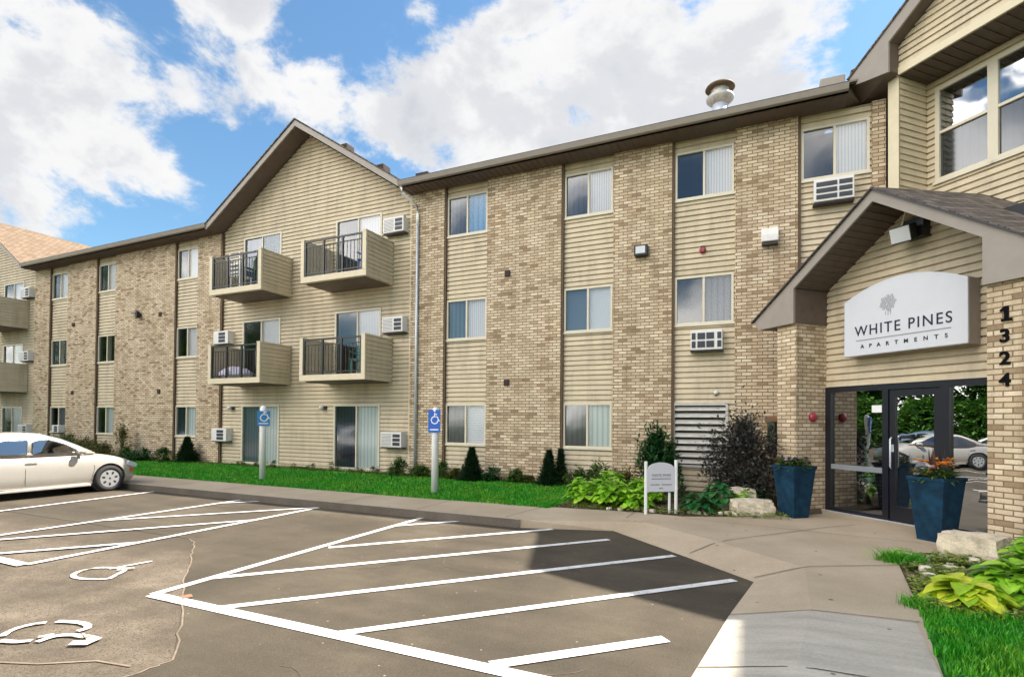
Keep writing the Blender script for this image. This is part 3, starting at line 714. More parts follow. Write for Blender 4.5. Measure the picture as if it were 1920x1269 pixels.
# wall flood light on the pilaster
f2 = empty('wall_light', (-2.47, -.1, 5.30), 0, 'black-framed wall floodlight on the brick between two upper windows', 'light')
MB().box(-.15, .15, -.16, -.001, -.12, .12).build('lamp_housing', 'black', f2, bevel=.015)
MB().box(-.11, .10, -.172, -.1605, -.075, .085).build('lens', 'lamp', f2)
f3 = empty('wall_light', (.13, -.1, 5.26), 0, 'pale square wall-pack light on the brick nearest the entrance roof', 'light')
MB().prism([(-.001, -.14), (-.001, .17), (-.14, .17), (-.19, .02), (-.19, -.11)], -.16, .16, 'x').build('lamp_housing', 'whitemetal', f3, bevel=.015)
MB().box(-.15, .15, -.17, -.02, -.17, -.141).build('lens', 'black', f3)
f4 = empty('wall_light', (-20.75, -.1, 5.25), 0, 'round dark floodlight with bright lens on the far brick wall', 'light')
MB().lathe([(.05, 0), (.13, .06), (.15, .16)], 14).build('lamp_housing', 'black', f4).rotation_euler = (math.pi / 2, 0, -.3)
MB().lathe([(.06, .0), (.11, .02)], 14).build('lens', 'lamp', f4).location = (-.10, -.20, .02)
for x, lab in ((-15.86, 'small wall lamp beside the patio door behind the first blue-signed post'), (-11.88, 'small wall lamp beside the patio door nearest the downspout')):
    l = empty('porch_light', (x, -.02, 1.82), 0, lab, 'light', 'small porch lamps by the patio doors')
    MB().box(-.09, .09, -.05, -.001, -.05, .05).build('wall_plate', 'plastic', l)
    MB().lathe([(.03, -.06), (.07, -.05), (.075, .03), (.03, .06)], 12, (-.04, -.10, 0)).build('globe', 'lamp', l, smooth=True)
# alarms
b1 = empty('fire_bell', W(1.425, .27, 1.58), wing, 'round red fire bell on the entrance pillar', 'fire bell')
MB().lathe([(.085, 0), (.085, .03), (.06, .06), (.02, .07)], 18).build('gong', 'red', b1, smooth=True).rotation_euler = (0, math.pi / 2, 0)
MB().box(-.0, .014, -.055, .055, -.06, .06).build('back_box', 'plastic', b1).location = (-.006, 0, 0)
b2 = empty('fire_alarm', (-1.18, -.02, 5.19), 0, 'small red alarm on siding between the upper windows', 'alarm')
MB().lathe([(.07, 0), (.07, .04), (.04, .09)], 14).build('strobe_body', 'red', b2).rotation_euler = (math.pi / 2, 0, 0)
MB().box(-.045, .045, -.03, -.001, .05, .10).build('bracket', 'plastic', b2)
b3 = empty('wall_sensor', (-.90, -.02, 2.11), 0, 'tiny white fitting on siding above the louvred intake', 'sensor')
MB().lathe([(.05, 0), (.045, .05), (.015, .07)], 12).build('dome', 'whitemetal', b3, smooth=True).rotation_euler = (math.pi / 2, 0, 0)
MB().box(-.03, .03, -.012, -.001, -.07, -.05).build('mounting_tab', 'plastic', b3)
nt_ = MB().box(-.085, .085, -.004, .0, -.06, .06).build('paper_notice', 'paper'); at_wing(nt_, 2.36, -.085, 1.72); tag(nt_, 'small white paper notice on the entrance side glass', 'notice')

# air conditioners through the wall
def ac_unit(x, z, style, label, y=-.02, w=.70, h=.42):
    a = empty('air_conditioner', (x, y, z), 0, label, 'air conditioner', 'air conditioners through the wall')
    MB().box(-w / 2, w / 2, -.24, .05, -h / 2, h / 2).build('housing', 'whitemetal', a, bevel=.012)
    g = MB()
    if style == 'three':
        for k in range(3): g.box(w * .10, w * .43, -.252, -.2405, -h * .38 + k * h * .27, -h * .38 + k * h * .27 + h * .20)
        for k in range(9): g.box(-w * .44, w * .02, -.245, -.2405, -h * .40 + k * h * .092, -h * .40 + k * h * .092 + .008)
    elif style == 'six':
        for i, (a0, a1) in enumerate(((-.44, .08), (.13, .45))):
            for k in range(3): g.box(w * a0, w * a1, -.252, -.2405, -h * .40 + k * h * .28, -h * .40 + k * h * .28 + h * .19)
    elif style == 'eight':
        for (a0, a1) in ((-.46, -.34), (-.28, -.04), (0, .24), (.34, .46)):
            for k in range(2): g.box(w * a0, w * a1, -.252, -.2405, -h * .38 + k * h * .42, -h * .38 + k * h * .42 + h * .32)
    else:
        for k in range(3): g.box(-w * .12, w * .30, -.252, -.2405, -h * .38 + k * h * .27, -h * .38 + k * h * .27 + h * .21)
    g.build('grille', 'slot', a)
    MB().box(-w / 2 - .01, w / 2 + .01, -.2, .04, -h / 2 - .03, -h / 2 - .001).build('support_bracket', 'plastic', a)
    return a
ac_unit(-9.26, 6.86, 'three', 'air conditioner beside the third-floor balcony next to the downspout')
ac_unit(-9.26, 4.10, 'three', 'air conditioner beside the second-floor balcony next to the downspout')
ac_unit(-9.26, .93, 'three', 'ground-floor air conditioner beside the patio door next to the downspout')
ac_unit(-16.20, 4.14, 'small', 'air conditioner above the rail of the balcony with the lilac cushion')
ac_unit(-16.22, .94, 'small', 'ground-floor air conditioner at the brick edge behind the first signpost', -.02, .72, .42)
ac_unit(-1.08, 3.22, 'eight', 'air conditioner under the second-floor window beside the entrance roof', -.02, .64, .42)
ac_unit(1.25, 6.06, 'six', 'air conditioner under the third-floor window nearest the entrance gable', -.02, .68, .44).location.z = 5.97 + .06
ac_unit(-9.26 + SH, 6.77, 'three', 'third-floor air conditioner at the far end of the facade')
ac_unit(-9.26 + SH, 4.06, 'three', 'second-floor air conditioner at the far end of the facade')
ac_unit(-9.26 + SH, .93, 'three', 'ground-floor air conditioner above the parked car')
ac_unit(-25.95, 1.0, 'small', 'small air conditioner set in a ground-floor window beside the car', -.03, .5, .3)

# flue on the roof
fp = empty('flue_pipe', (-.91, 1.0, 8.1), 0, 'galvanised round flue with rusty cap on the roof', 'flue')
MB().lathe([(.17, 0), (.17, .86)], 20).build('pipe', 'galv', fp, smooth=True)
MB().lathe([(.17, .74), (.30, .86), (.31, .92), (.20, .98)], 20).build('lower_collar', 'rust', fp, smooth=True)
MB().lathe([(.20, .98), (.20, 1.10)], 20).build('throat', 'rust', fp)
MB().lathe([(.30, 1.10), (.33, 1.13), (.31, 1.17), (.10, 1.20)], 20).build('cap', 'brown', fp, smooth=True)

# ------------------------------------------------------------------ ground
def sheet(name, pts, z, m, kind='structure', **kw):
    o = MB().poly([(p[0], p[1], z if len(p) < 3 else p[2]) for p in pts]).build(name, m, fix=False, **kw)
    me = o.data
    if me.polygons[0].normal.z < 0: me.flip_normals()
    o['kind'] = kind; return o
ZA, ZW = -.23, -.10
sheet('ground', [(-600, -600), (600, -600), (600, 600), (-600, 600)], ZA - .03, 'farground')
sheet('parking_lot', [(-70, -45), (12, -45), (12, -4.0), (-70, -4.0)], ZA - .004, 'oldasphalt')
seam = [(-60, -7.25), (-7.6, -7.30), (-7.306, -7.313), (-7.05, -7.42), (-6.418, -7.884), (-5.614, -8.514), (-4.605, -9.227), (-3.755, -9.85), (-3.747, -10.1), (-4.3, -11.2), (-5.5, -14.0), (-6, -30)]
sheet('asphalt_overlay', seam + [(8, -30), (8, -3.6), (-60, -3.6)], ZA, 'asphalt')
cr = MB()
P = seam[2:10]
rnd = random.Random(3)
pl = []
for a, b in zip(P[:-1], P[1:]):
    for k in range(6):
        t = k / 6; pl.append((a[0] + (b[0] - a[0]) * t + rnd.uniform(-.018, .018), a[1] + (b[1] - a[1]) * t + rnd.uniform(-.018, .018)))
strokes(cr, [pl], .014, lambda p: (p.x, p.y, ZA + .003)); strokes(cr, [[(-3.9, -10.05), (-4.2, -10.1), (-4.5, -10.3), (-4.9, -10.45)]], .02, lambda p: (p.x, p.y, ZA + .003))
struct('asphalt_seam', cr, 'seam', fix=False)
ZR = -.222
EDGE = [(-2.10, -4.0), (-.845, -5.21), (-.076, -5.98), (-.25, -7.12), (-.417, -8.50), (-.67, -10.8), (-1.05, -15)]
INN = [(-2.35, -4.44), (-1.62, -3.75), (-.50, -4.72), (.42, -5.55), (.42, -6.9), (.20, -8.4), (-.05, -10.8), (-.4, -15)]
INN3 = [(-1.62, -3.75), (-.50, -4.72), (.42, -5.62), (.38, -7.05), (.20, -8.4), (-.05, -10.8), (-.4, -15)]
RB = [(1.1, -15), (1.02, -10), (1.02, -8.14), (1.2, -6.8), (1.4, -4.85), (1.50, -4.35), (2.0, -4.1), W(4.8, .9)[:2],
      W(4.8, -.12)[:2], W(1.0, -.12)[:2], W(1.0, .55)[:2], (.30, -2.06), (.09, -2.26), (-.6, -2.62), (-1.2, -2.93), (-1.93, -2.84), (-3.24, -3.0), (-6.07, -3.2), (-60, -3.2)]
wk = MB()
wk.poly([(x, y, ZW) for x, y in [(-60, -4.45), (-3.5, -4.45)] + INN3 + RB])
wk.poly([(-60, -4.45, ZA - .02), (-3.5, -4.45, ZA - .02), (-3.5, -4.45, ZW), (-60, -4.45, ZW)])
wk.poly([(-3.5, -4.45, ZW), (EDGE[0][0], EDGE[0][1], ZR), (INN3[0][0], INN3[0][1], ZW)])
wk.poly([(-3.5, -4.45, ZA - .02), (EDGE[0][0], EDGE[0][1], ZA - .02), (EDGE[0][0], EDGE[0][1], ZR), (-3.5, -4.45, ZW)])
for k in range(len(EDGE) - 1):
    a, b, c, d = EDGE[k], EDGE[k + 1], INN3[k + 1], INN3[k]
    wk.poly([(*a, ZR), (*b, ZR), (*c, ZW), (*d, ZW)]); wk.poly([(*a, ZA - .02), (*b, ZA - .02), (*b, ZR), (*a, ZR)])
o = wk.build('sidewalk', 'conc', fix=False)
bm = bmesh.new(); bm.from_mesh(o.data)
for f_ in bm.faces:
    f_.normal_update()
    if f_.normal.z < -.1: f_.normal_flip()
bm.to_mesh(o.data); bm.free(); o['kind'] = 'structure'
kf = MB(); kf.poly([(-60, -4.462, ZA - .01), (-3.49, -4.462, ZA - .01), (-3.49, -4.462, ZW + .001), (-60, -4.462, ZW + .001)])
struct('kerb_face', kf, 'kerbface', fix=False)
kb = MB(); kb.poly([(-60, -4.463, ZW + .003), (-3.49, -4.463, ZW + .003), (-3.49, -4.40, ZW + .003), (-60, -4.40, ZW + .003)]); struct('kerb', kb, 'kerb', fix=False)
def wz(x, y):                                 # height of the walk: level slab falling to the lot along the ramp strip
    p = Vector((x, y)); best = None
    for k in range(len(EDGE) - 1):
        a, b = Vector(EDGE[k]), Vector(EDGE[k + 1]); ab = b - a; t = max(0, min(1, (p - a).dot(ab) / ab.length_squared)); c = a + ab * t
        ia, ib = Vector(INN3[k]), Vector(INN3[k + 1]); wd = (ia + (ib - ia) * t - c).length; d = (p - c).length
        if best is None or d < best[0]: best = (d, wd)
    return ZR + (ZW - ZR) * min(1, best[0] / best[1])
sl = MB(); e = .005
SE = [(-.262, -7.22), EDGE[4], EDGE[5], EDGE[6]]; SI = [(.363, -7.16), INN3[4], INN3[5], INN3[6]]; SR = [(1.10, -7.10), (1.01, -8.14), (1.01, -10.), (1.09, -15)]
for k in range(3):
    sl.poly([(*SE[k], ZR + e), (*SE[k + 1], ZR + e), (*SI[k + 1], ZW + e), (*SI[k], ZW + e)]); sl.poly([(*SI[k], ZW + e), (*SI[k + 1], ZW + e), (*SR[k + 1], ZW + e), (*SR[k], ZW + e)])
struct('new_walk_slab', sl, 'concnew', fix=False)
def fine(pl, n=8): return [(a[0] + (b[0] - a[0]) * t / n, a[1] + (b[1] - a[1]) * t / n) for a, b in zip(pl[:-1], pl[1:]) for t in range(n)] + [pl[-1]]
jn = MB(); jf = lambda p: (p.x, p.y, wz(p.x, p.y) + .011)
js = [[(-3.79, -4.38), (-3.62, -3.02)], [(-2.02, -3.95), (-2.0, -2.86)], [(-.08, -5.90), (1.45, -5.02)], [(-.26, -7.20), (.37, -7.15), (1.13, -7.08)], [(-.84, -5.1), (.9, -2.9), (1.3, -2.5)], [(-1.2, -3.1), (1.9, -3.6)], [(-.40, -8.40), (1.03, -8.35)]]
for k in range(9): js.append([(-5.5 - k * 1.75, -4.38), (-5.5 - k * 1.75, -3.21)])
strokes(jn, [fine(p) for p in js], .012, jf); struct('walk_joint', jn, 'joint', fix=False)
ck = MB(); rc = random.Random(12)
for (x, y, a, n) in ((-4.2, -5.4, -.9, 26), (-6.6, -5.1, -1.6, 30), (-2.0, -6.6, -2.6, 24), (-8.8, -7.3, -.4, 20), (-3.0, -9.6, .2, 26)):
    pl = [(x, y)]
    for k in range(n): a += rc.uniform(-.55, .55); a *= 1.0; pl.append((pl[-1][0] + .09 * math.cos(a), pl[-1][1] + .09 * math.sin(a)))
    strokes(ck, [pl], .010, lambda p: (p.x, p.y, ZA + .0028))
struct('asphalt_crack', ck, 'joint', fix=False)

# painted lines
ln = MB(); F = lambda p: (p.x, p.y, ZA + .006)
LC = [0]
def line(a, b, w=.10, mb=ln):
    LC[0] += 1; zz = ZA + .005 + LC[0] * .0006; strokes(mb, [[a, b]], w, lambda p: (p.x, p.y, zz))
line((-5.36, -4.30), (-5.30, -9.05)); line((-5.30, -9.05), (2.2, -8.98), .13)
line((-5.20, -6.84), (-2.99, -3.98 - .35)); line((-5.29, -8.44), (-2.0, -4.66)); line((-4.40, -9.02), (-1.01, -5.21)); line((-3.05, -9.02), (-.27, -6.02)); line((-1.70, -8.97), (-.68, -7.97), .12)
line((-5.33, -5.25), (-4.53, -4.32))
line((-7.72, -4.36), (-7.64, -9.03)); line((-9.84, -4.50), (-9.86, -8.95)); line((-7.64, -9.05), (-9.9, -9.05), .13)
line((-12.68, -4.5), (-12.2, -9.0), .09)
line((-9.84, -4.95), (-9.29, -4.40), .09); line((-9.8, -7.06), (-7.75, -4.50), .09); line((-9.6, -8.7), (-7.7, -5.95), .09); line((-8.55, -8.95), (-7.66, -7.8), .09)
line((-15.5, -4.5), (-15.3, -9.0), .09); line((-18.2, -4.5), (-18.0, -9.0), .09)
struct('painted_lines', ln, 'paint', fix=False)
sy = MB()
def symf(k): return lambda p: (p.x, p.y, ZA + .006 + k * .0007)
_st = strokes
def strokes(mb, polys, w, f):
    if mb is not sy: return _st(mb, polys, w, f)
    for pl in polys:
        for _ in range(2): pl = [pl[0]] + [q for a, b in zip(pl[:-1], pl[1:]) for q in ((a[0] * .75 + b[0] * .25, a[1] * .75 + b[1] * .25), (a[0] * .25 + b[0] * .75, a[1] * .25 + b[1] * .75))] + [pl[-1]]
        symf.k = getattr(symf, 'k', 0) + 1; _st(mb, [pl], w, symf(symf.k))
s1 = [(-6.415, -8.57), (-6.50, -8.62), (-6.80, -8.72), (-6.83, -8.89), (-6.70, -9.04), (-6.50, -9.07), (-6.27, -8.98), (-6.215, -8.90)]
strokes(sy, [s1, [(-6.615, -8.713), (-6.54, -8.29)], [(-6.23, -8.91), (-6.35, -8.74), (-6.44, -8.62)], [(-6.50, -8.70), (-6.38, -8.58)]], .05, F)
strokes(sy, [[(-5.334, -9.878), (-5.401, -9.963), (-5.396, -10.085), (-5.30, -10.18)], [(-5.21, -10.225), (-5.068, -10.188), (-4.997, -10.121)],
             [(-5.284, -9.827), (-5.123, -9.765), (-4.981, -9.756), (-4.89, -9.80), (-4.90, -9.87)], [(-4.93, -10.12), (-4.95, -10.0), (-4.86, -9.93), (-4.70, -9.91)],
             [(-5.03, -10.07), (-4.98, -9.99)]], .055, F)
sy.poly([(p[0], p[1], ZA + .018) for p in ((-4.80, -9.89), (-4.56, -9.87), (-4.52, -10.0), (-4.64, -10.06), (-4.70, -10.0), (-4.62, -9.95))])
struct('painted_wheelchair_symbol', sy, 'wornpaint', fix=False)
# rust stain by the lot seam
st = MB(); strokes(st, [[(-5.0, -8.92), (-4.90, -8.97)]], .09, lambda p: (p.x, p.y, ZA + .009)); struct('rust_stain', st, simple('rust_stain', (.22, .12, .07), .9, .3, 20), fix=False)

# lawn and beds
lw = MB(); lw.poly([(-60, -3.2, ZW + .0), (-6.07, -3.2, ZW), (-3.5, -3.02, ZW), (-3.3, -1.6, -.04), (-3.1, .1, .0), (-60, .1, .0)]); o = struct('lawn', lw, 'lawn', fix=False)
bd = MB(); bd.poly([(-3.5, -3.02, ZW), (-1.93, -2.84, ZW), (-1.2, -2.93, ZW), (-.6, -2.62, ZW), (.09, -2.26, ZW), (.95, -1.5, ZW), (1.0, .1, 0), (-3.1, .1, 0), (-3.3, -1.6, -.04)]); struct('garden_bed', bd, 'bed', fix=False)
bd = MB(); bd.poly([(1.42, -4.75, ZW - .01), (1.50, -4.3, ZW - .01), (2.0, -4.0, ZW - .01), (3.2, -3.2, ZW - .01), (9, -8, ZW), (9, -6.7, ZW), (1.2, -6.7, ZW - .01)]); struct('garden_bed', bd, 'bed', fix=False)
lw2 = MB(); lw2.poly([(1.2, -6.7, ZW - .008), (9, -6.7, ZW - .008), (9, -15, ZW - .008), (1.02, -15, ZW - .008), (1.01, -8.14, ZW - .008)]); struct('lawn', lw2, 'lawn', fix=False)

# ------------------------------------------------------------------ vegetation
def blade(v, f, x, y, z, h, w, rnd, lean=.4):
    a = rnd.uniform(0, 6.283); dx, dy = math.cos(a) * w, math.sin(a) * w
    lx, ly = rnd.uniform(-lean, lean) * h, rnd.uniform(-lean, lean) * h
    i = len(v)
    v += [(x - dx, y - dy, z), (x + dx, y + dy, z), (x + lx * .35 + dx * .7, y + ly * .35 + dy * .7, z + h * .6), (x + lx * .35 - dx * .7, y + ly * .35 - dy * .7, z + h * .6), (x + lx, y + ly, z + h)]
    f += [(i, i + 1, i + 2, i + 3), (i + 3, i + 2, i + 4)]
def grass_patch(name, n, sampler, h, w, m, label, seed, cat='grass', lean=.4):
    rnd = random.Random(seed); mb = MB()
    for _ in range(n):
        p = sampler(rnd)
        if p is None: continue
        hh = h * rnd.uniform(.5, 1.15) * (.8 + .5 * noise.noise(Vector((p[0] * .9, p[1] * .9, 0))))
        blade(mb.v, mb.f, p[0], p[1], p[2], hh, w * rnd.uniform(.6, 1.2), rnd, lean)
    o = mb.build(name, m, fix=False, uv=False); tag(o, label, cat, kind='stuff'); return o
def s_lawn(r):
    x = -3.35 - 21 * r.random() ** 1.5; y = r.uniform(-3.18, -.55)
    edge = -3.45 + .3 * noise.noise(Vector((0, y * 2, 3)))
    if x > edge: return None
    return (x, y, -.1 * (-y / 3.2))
grass_patch('grass', 52000, s_lawn, .075, .010, 'grass', 'bright green mown grass strip along the building front', 1)
def s_lawn2(r):
    x = 1.0 + 2.6 * r.random(); y = r.uniform(-9.6, -6.5)
    b = -6.62 + .12 * noise.noise(Vector((x * 3, 0, 0)))
    if y > b or x < 1.04 + max(0, (y + 8.1)) * .11 + .03 * noise.noise(Vector((0, y * 6, 0))): return None
    return (x, y, ZW)
grass_patch('grass', 30000, s_lawn2, .085, .006, 'grass', 'bright green grass beside the paved walk in the near corner', 2)

def leaf(mb, base, d, up, L, Wd, droop=.3, fold=.15, seg=3):
    """one leaf: a folded, drooping blade along d"""
    d = Vector(d).normalized(); side = d.cross(Vector(up)).normalized(); n = side.cross(d).normalized(); i0 = len(mb.v)
    prof = (.25, 1., .80, .0) if seg == 3 else ((.35, .9, 1., .72, 0.) if seg == 5 else (.3, 1., 0.))
    for k, wv in enumerate(prof):
        t = k / (len(prof) - 1); c = Vector(base) + d * L * t + n * (-droop * L * t * t)
        e = side * Wd * .5 * wv; u = n * fold * Wd * wv
        if wv == 0: mb.v.append(tuple(c))
        else: mb.v += [tuple(c - e + u), tuple(c), tuple(c + e + u)]
    for k in range(len(prof) - 2):
        a = i0 + k * 3; mb.f += [(a, a + 1, a + 4, a + 3), (a + 1, a + 2, a + 5, a + 4)]
    a = i0 + (len(prof) - 2) * 3; t = i0 + (len(prof) - 1) * 3
    mb.f += [(a, a + 1, t), (a + 1, a + 2, t)]
def hosta(x, y, z, R, H, m, label, seed, n=60, L=.17, Wd=.12, name='hosta_plant', group=None):
    r = random.Random(seed); root = empty(name, (x, y, z), r.uniform(0, 6), label, 'plant', group); mb = MB()
    for k in range(n):
        f = (k + .5) / n; a = k * 2.399 + r.uniform(-.3, .3); rad = R * math.sqrt(f) * r.uniform(.8, 1.1)
        hh = H * (1 - .75 * f) * r.uniform(.75, 1.15)
        base = Vector((math.cos(a) * rad * .62, math.sin(a) * rad * .62, hh)); elev = r.uniform(.0, .5) * (1 - f)
        leaf(mb, base, (math.cos(a), math.sin(a), elev), (0, 0, 1), L * r.uniform(.75, 1.25), Wd * r.uniform(.8, 1.2), r.uniform(.15, .6), .14, 5)
    mb.build('leaves', m, root, fix=False, uv=False, smooth=True)
    sm = MB()
    for k in range(12):
        a = k * 2.4; sm.tube([(0, 0, 0), (math.cos(a) * R * .4, math.sin(a) * R * .4, H * .6)], .006, 4)
    sm.build('stems', m, root, uv=False)
    return root
def bush(name, x, y, z, rx, ry, H, m, label, seed, n=700, L=.06, Wd=.035, shape='round', stems=7, group=None, cat='shrub', bark='bark', gap=.5):
    r = random.Random(seed); root = empty(name, (x, y, z), 0, label, cat, group); mb = MB()
    cl = []
    for k in range(max(6, n // 45)):
        t = r.random()
        if shape == 'cone': h = t ** 1.3; rad = (1 - h) * .95 + .05
        elif shape == 'spindly': h = .35 + .65 * t; rad = .75 * math.sin(math.pi * min(1, .25 + .75 * t))
        else: h = t; rad = math.sqrt(max(.05, 1 - (2 * t - .9) ** 2)) if t > .1 else .6
        a = r.uniform(0, 6.283); q = math.sqrt(r.random()) * rad
        cl.append((q * math.cos(a), q * math.sin(a), h * .96 + .02, r.uniform(.10, .22)))
    for k in range(n):
        c = cl[k % len(cl)]
        if shape == 'cone':
            h = r.random() ** 1.4; rad = ((1 - h) * .95 + .03) * r.uniform(.35, 1.12) * (1 + .5 * noise.noise(Vector((h * 5, k % 7, seed)))); a = r.uniform(0, 6.283)
            p = Vector((rad * math.cos(a) * rx, rad * math.sin(a) * ry, h * H)); d = Vector((math.cos(a), math.sin(a), r.uniform(.2, 1.3)))
        else:
            g = Vector((r.gauss(0, 1), r.gauss(0, 1), r.gauss(0, 1))) * c[3] * .85
            p = Vector(((c[0] + g.x) * rx, (c[1] + g.y) * ry, max(.02, (c[2] + g.z) * H))); d = Vector((p.x / rx * .8 + r.uniform(-.8, .8), p.y / ry * .8 + r.uniform(-.8, .8), r.uniform(-.3, .9)))
        leaf(mb, p, d, (r.uniform(-.4, .4), r.uniform(-.4, .4), 1), L * r.uniform(.6, 1.3), Wd * r.uniform(.7, 1.2), r.uniform(0, .3), .15, 2)
    mb.build('foliage', m, root, fix=False, uv=False)
    sm = MB()
    if shape == 'cone': sm.tube([(0, 0, 0), (0, 0, H * .9)], [.03, .006], 6)
    else:
        for c in cl[:max(stems, 5)]: sm.tube([(c[0] * rx * .12, c[1] * ry * .12, 0), (c[0] * rx * .5, c[1] * ry * .5, c[2] * H * .55), (c[0] * rx, c[1] * ry, c[2] * H)], [.012 * H + .004, .008 * H + .003, .003], 5)
    sm.build('stems', bark, root, uv=False)
    return root

# conifers against the wall
bush('conifer_shrub', -17.5, -.45, 0, .36, .34, .82, 'conifer', 'dark cone-shaped conifer below the far ground-floor window', 11, 3600, .085, .045, 'cone')
bush('conifer_shrub', -6.55, -.55, -.02, .30, .29, .80, 'conifer', 'dark cone-shaped conifer beside the blue-signed post', 12, 3600, .08, .042, 'cone')
bush('conifer_shrub', -4.48, -.60, -.02, .27, .26, .80, 'conifer', 'dark cone-shaped conifer nearest the lime hostas', 13, 3000, .075, .042, 'cone')
bush('conifer_shrub', -4.26, -.42, -.02, .20, .20, .84, 'conifer', 'narrow dark conifer leaning against its twin on the hosta side', 14, 1800, .07, .04, 'cone')
# dusky shrub, fern-like bush
bush('purple_shrub', -.36, -1.15, -.04, .68, .58, 1.46, 'purple', 'dusky purple shrub in front of the louvred intake', 21, 8500, .095, .040, 'round', 14)
bush('arching_shrub', -1.98, -.9, 0, .52, .42, 1.10, 'fern', 'dark green arching shrub behind the white garden sign', 22, 2600, .15, .045, 'spindly', 12)
bush('upright_shrub', -1.45, -1.5, 0, .16, .16, .62, 'fern', 'narrow deep green shrub between the garden sign and the siding', 23, 500, .07, .03, 'cone')
# hostas left bed
HL = 'lime hostas around the garden sign'
spots = [(-3.05, -2.35, .50, .42, 'largest lime hosta beside the end of the lawn'), (-2.50, -2.45, .46, .38, 'lime hosta between the largest one and the sign'), (-2.70, -1.75, .48, .50, 'lime hosta in the back row nearest the conifers'),
         (-2.05, -1.8, .45, .42, 'lime hosta directly behind the white garden sign'), (-2.10, -2.50, .34, .26, 'low lime hosta at the foot of the sign post')]
for i, (x, y, R_, H_, lab) in enumerate(spots):
    hosta(x, y, -.06, R_, H_, 'hostalime', lab, 40 + i, 105, .17, .15, group=HL)
hosta(-1.02, -2.38, -.08, .32, .30, 'hostadark', 'dark green hosta between the sign and the boulder', 50, 70, .16, .12)
hosta(-.72, -1.85, -.06, .34, .40, 'hostadark', 'mid green hosta behind the boulders', 51, 80, .18, .13)
hosta(-.35, -1.75, -.06, .25, .30, 'hostalime', 'small lime hosta tucked behind the front boulder', 52, 50, .15, .10)
hosta(.0, -1.45, -.06, .2, .3, 'hostadark', 'small green plant beside the purple shrub', 53, 40, .12, .07)
# small plants along the wall
wl_ = [(-8.75, -.55, .30, .40, 'shrub', 'loose green plant under the downspout'), (-8.1, -.5, .25, .26, 'shrub', 'low plant right of the downspout'), (-7.45, -.5, .22, .36, 'shrub', 'leafy plant behind the blue-signed post'), (-7.05, -.5, .2, .22, 'olive', 'small olive plant left of the conifer pair'),
       (-6.0, -.5, .24, .30, 'fern', 'small green bush right of the middle conifer'), (-5.35, -.5, .22, .27, 'shrub', 'small bush in front of the wide brick wall'), (-5.0, -.5, .12, .14, 'olive', 'tuft beside the conifer near the hostas'),
       (-3.75, -.6, .34, .36, 'shrub', 'green bush under the ground-floor window near the hostas'), (-3.25, -.7, .36, .48, 'shrub', 'taller green bush at the start of the garden bed'), (-2.75, -.75, .3, .42, 'olive', 'bush at the brick behind the lime hostas'),
       (-18.5, -.6, .3, .40, 'shrub', 'bush left of the far conifer'), (-19.5, -.7, .55, .40, 'fern', 'broad low green bush in front of the far brick wall'), (-20.3, -.8, .45, .36, 'shrub', 'green bush at the foot of the spindly shrub'),
       (-22.0, -.6, .5, .5, 'olive', 'olive bush near the far siding panel'), (-23.2, -.6, .6, .62, 'olive', 'olive bush partly behind the parked car'), (-24.3, -.6, .6, .75, 'shrub', 'shrub seen over the car bonnet'), (-25.3, -.5, .5, .80, 'olive', 'highest olive shrub above the windscreen')]
for i, (x, y, rr, hh, m_, lab) in enumerate(wl_):
    bush('low_shrub', x, y, -.01, rr, rr * .8, hh, m_, lab, 60 + i, int(700 + 1700 * rr), .08, .035, 'round', 6, 'small plants along the building')
bush('spindly_shrub', -20.9, -.6, 0, .42, .35, 1.05, 'olive', 'tall spindly shrub beside the parked car nose', 90, 700, .11, .035, 'spindly', 9)
for i, x in enumerate((-15.0, -14.2, -13.5, -12.7, -12.0, -11.2, -10.4, -9.8)):
    bush('low_shrub', x, -.35, -.01, .3, .16, .10 + .05 * (i % 3), 'olive' if i % 2 else 'shrub', 'low weedy tuft in the row at the foot of the siding gable wall', 100 + i, 260, .07, .02, 'round', 5, 'weedy tufts under the gable wall')
# right bed
hosta(1.62, -6.35, ZW - .02, .34, .22, 'hostayellow', 'yellow-green hosta nearest the grass and the walk', 120, 80, .17, .16)
hosta(2.05, -6.0, ZW - .02, .38, .30, 'hostalime', 'lime hosta behind the yellow-green one', 121, 85, .17, .16)
hosta(2.45, -5.35, ZW - .02, .42, .38, 'hostalime', 'lime hosta at the edge of the view below the number pillar', 122, 95, .17, .15)
hosta(2.35, -6.55, ZW - .02, .35, .28, 'hostadark', 'green hosta at the lower edge of the near bed', 123, 80, .17, .15)
hosta(2.75, -4.75, ZW - .02, .38, .42, 'hostalime', 'hosta beside the near boulder', 124, 90, .16, .13)
bush('low_shrub', 3.05, -4.2, ZW, .3, .3, .5, 'dkleaf', 'reddish plant at the foot of the number pillar', 125, 400, .09, .02, 'round')
def s_bed(r):
    x = 1.25 + 1.6 * r.random(); y = r.uniform(-6.7, -4.3)
    if x < 1.44 - .12 * (-4.85 - y): return None
    if x > 2.6 or noise.noise(Vector((x * 3.2, y * 3.2, 5))) < -.22: return None
    return (x, y, ZW - .01)
def cover(name, n, sampler, m, label, seed, L=.055):
    r = random.Random(seed); mb = MB()
    for _ in range(n):
        p = sampler(r)
        if p is None: continue
        a = r.uniform(0, 6.283); leaf(mb, (p[0], p[1], p[2] + r.uniform(.005, .07)), (math.cos(a), math.sin(a), r.uniform(0, .6)), (0, 0, 1), L * r.uniform(.6, 1.3), L * .55, .3, .15, 2)
    return tag(mb.build(name, m, fix=False, uv=False), label, 'ground cover', kind='stuff')
cover('ground_cover', 8500, s_bed, 'groundcover', 'low leafy ground cover between the stones beside the walk', 5)
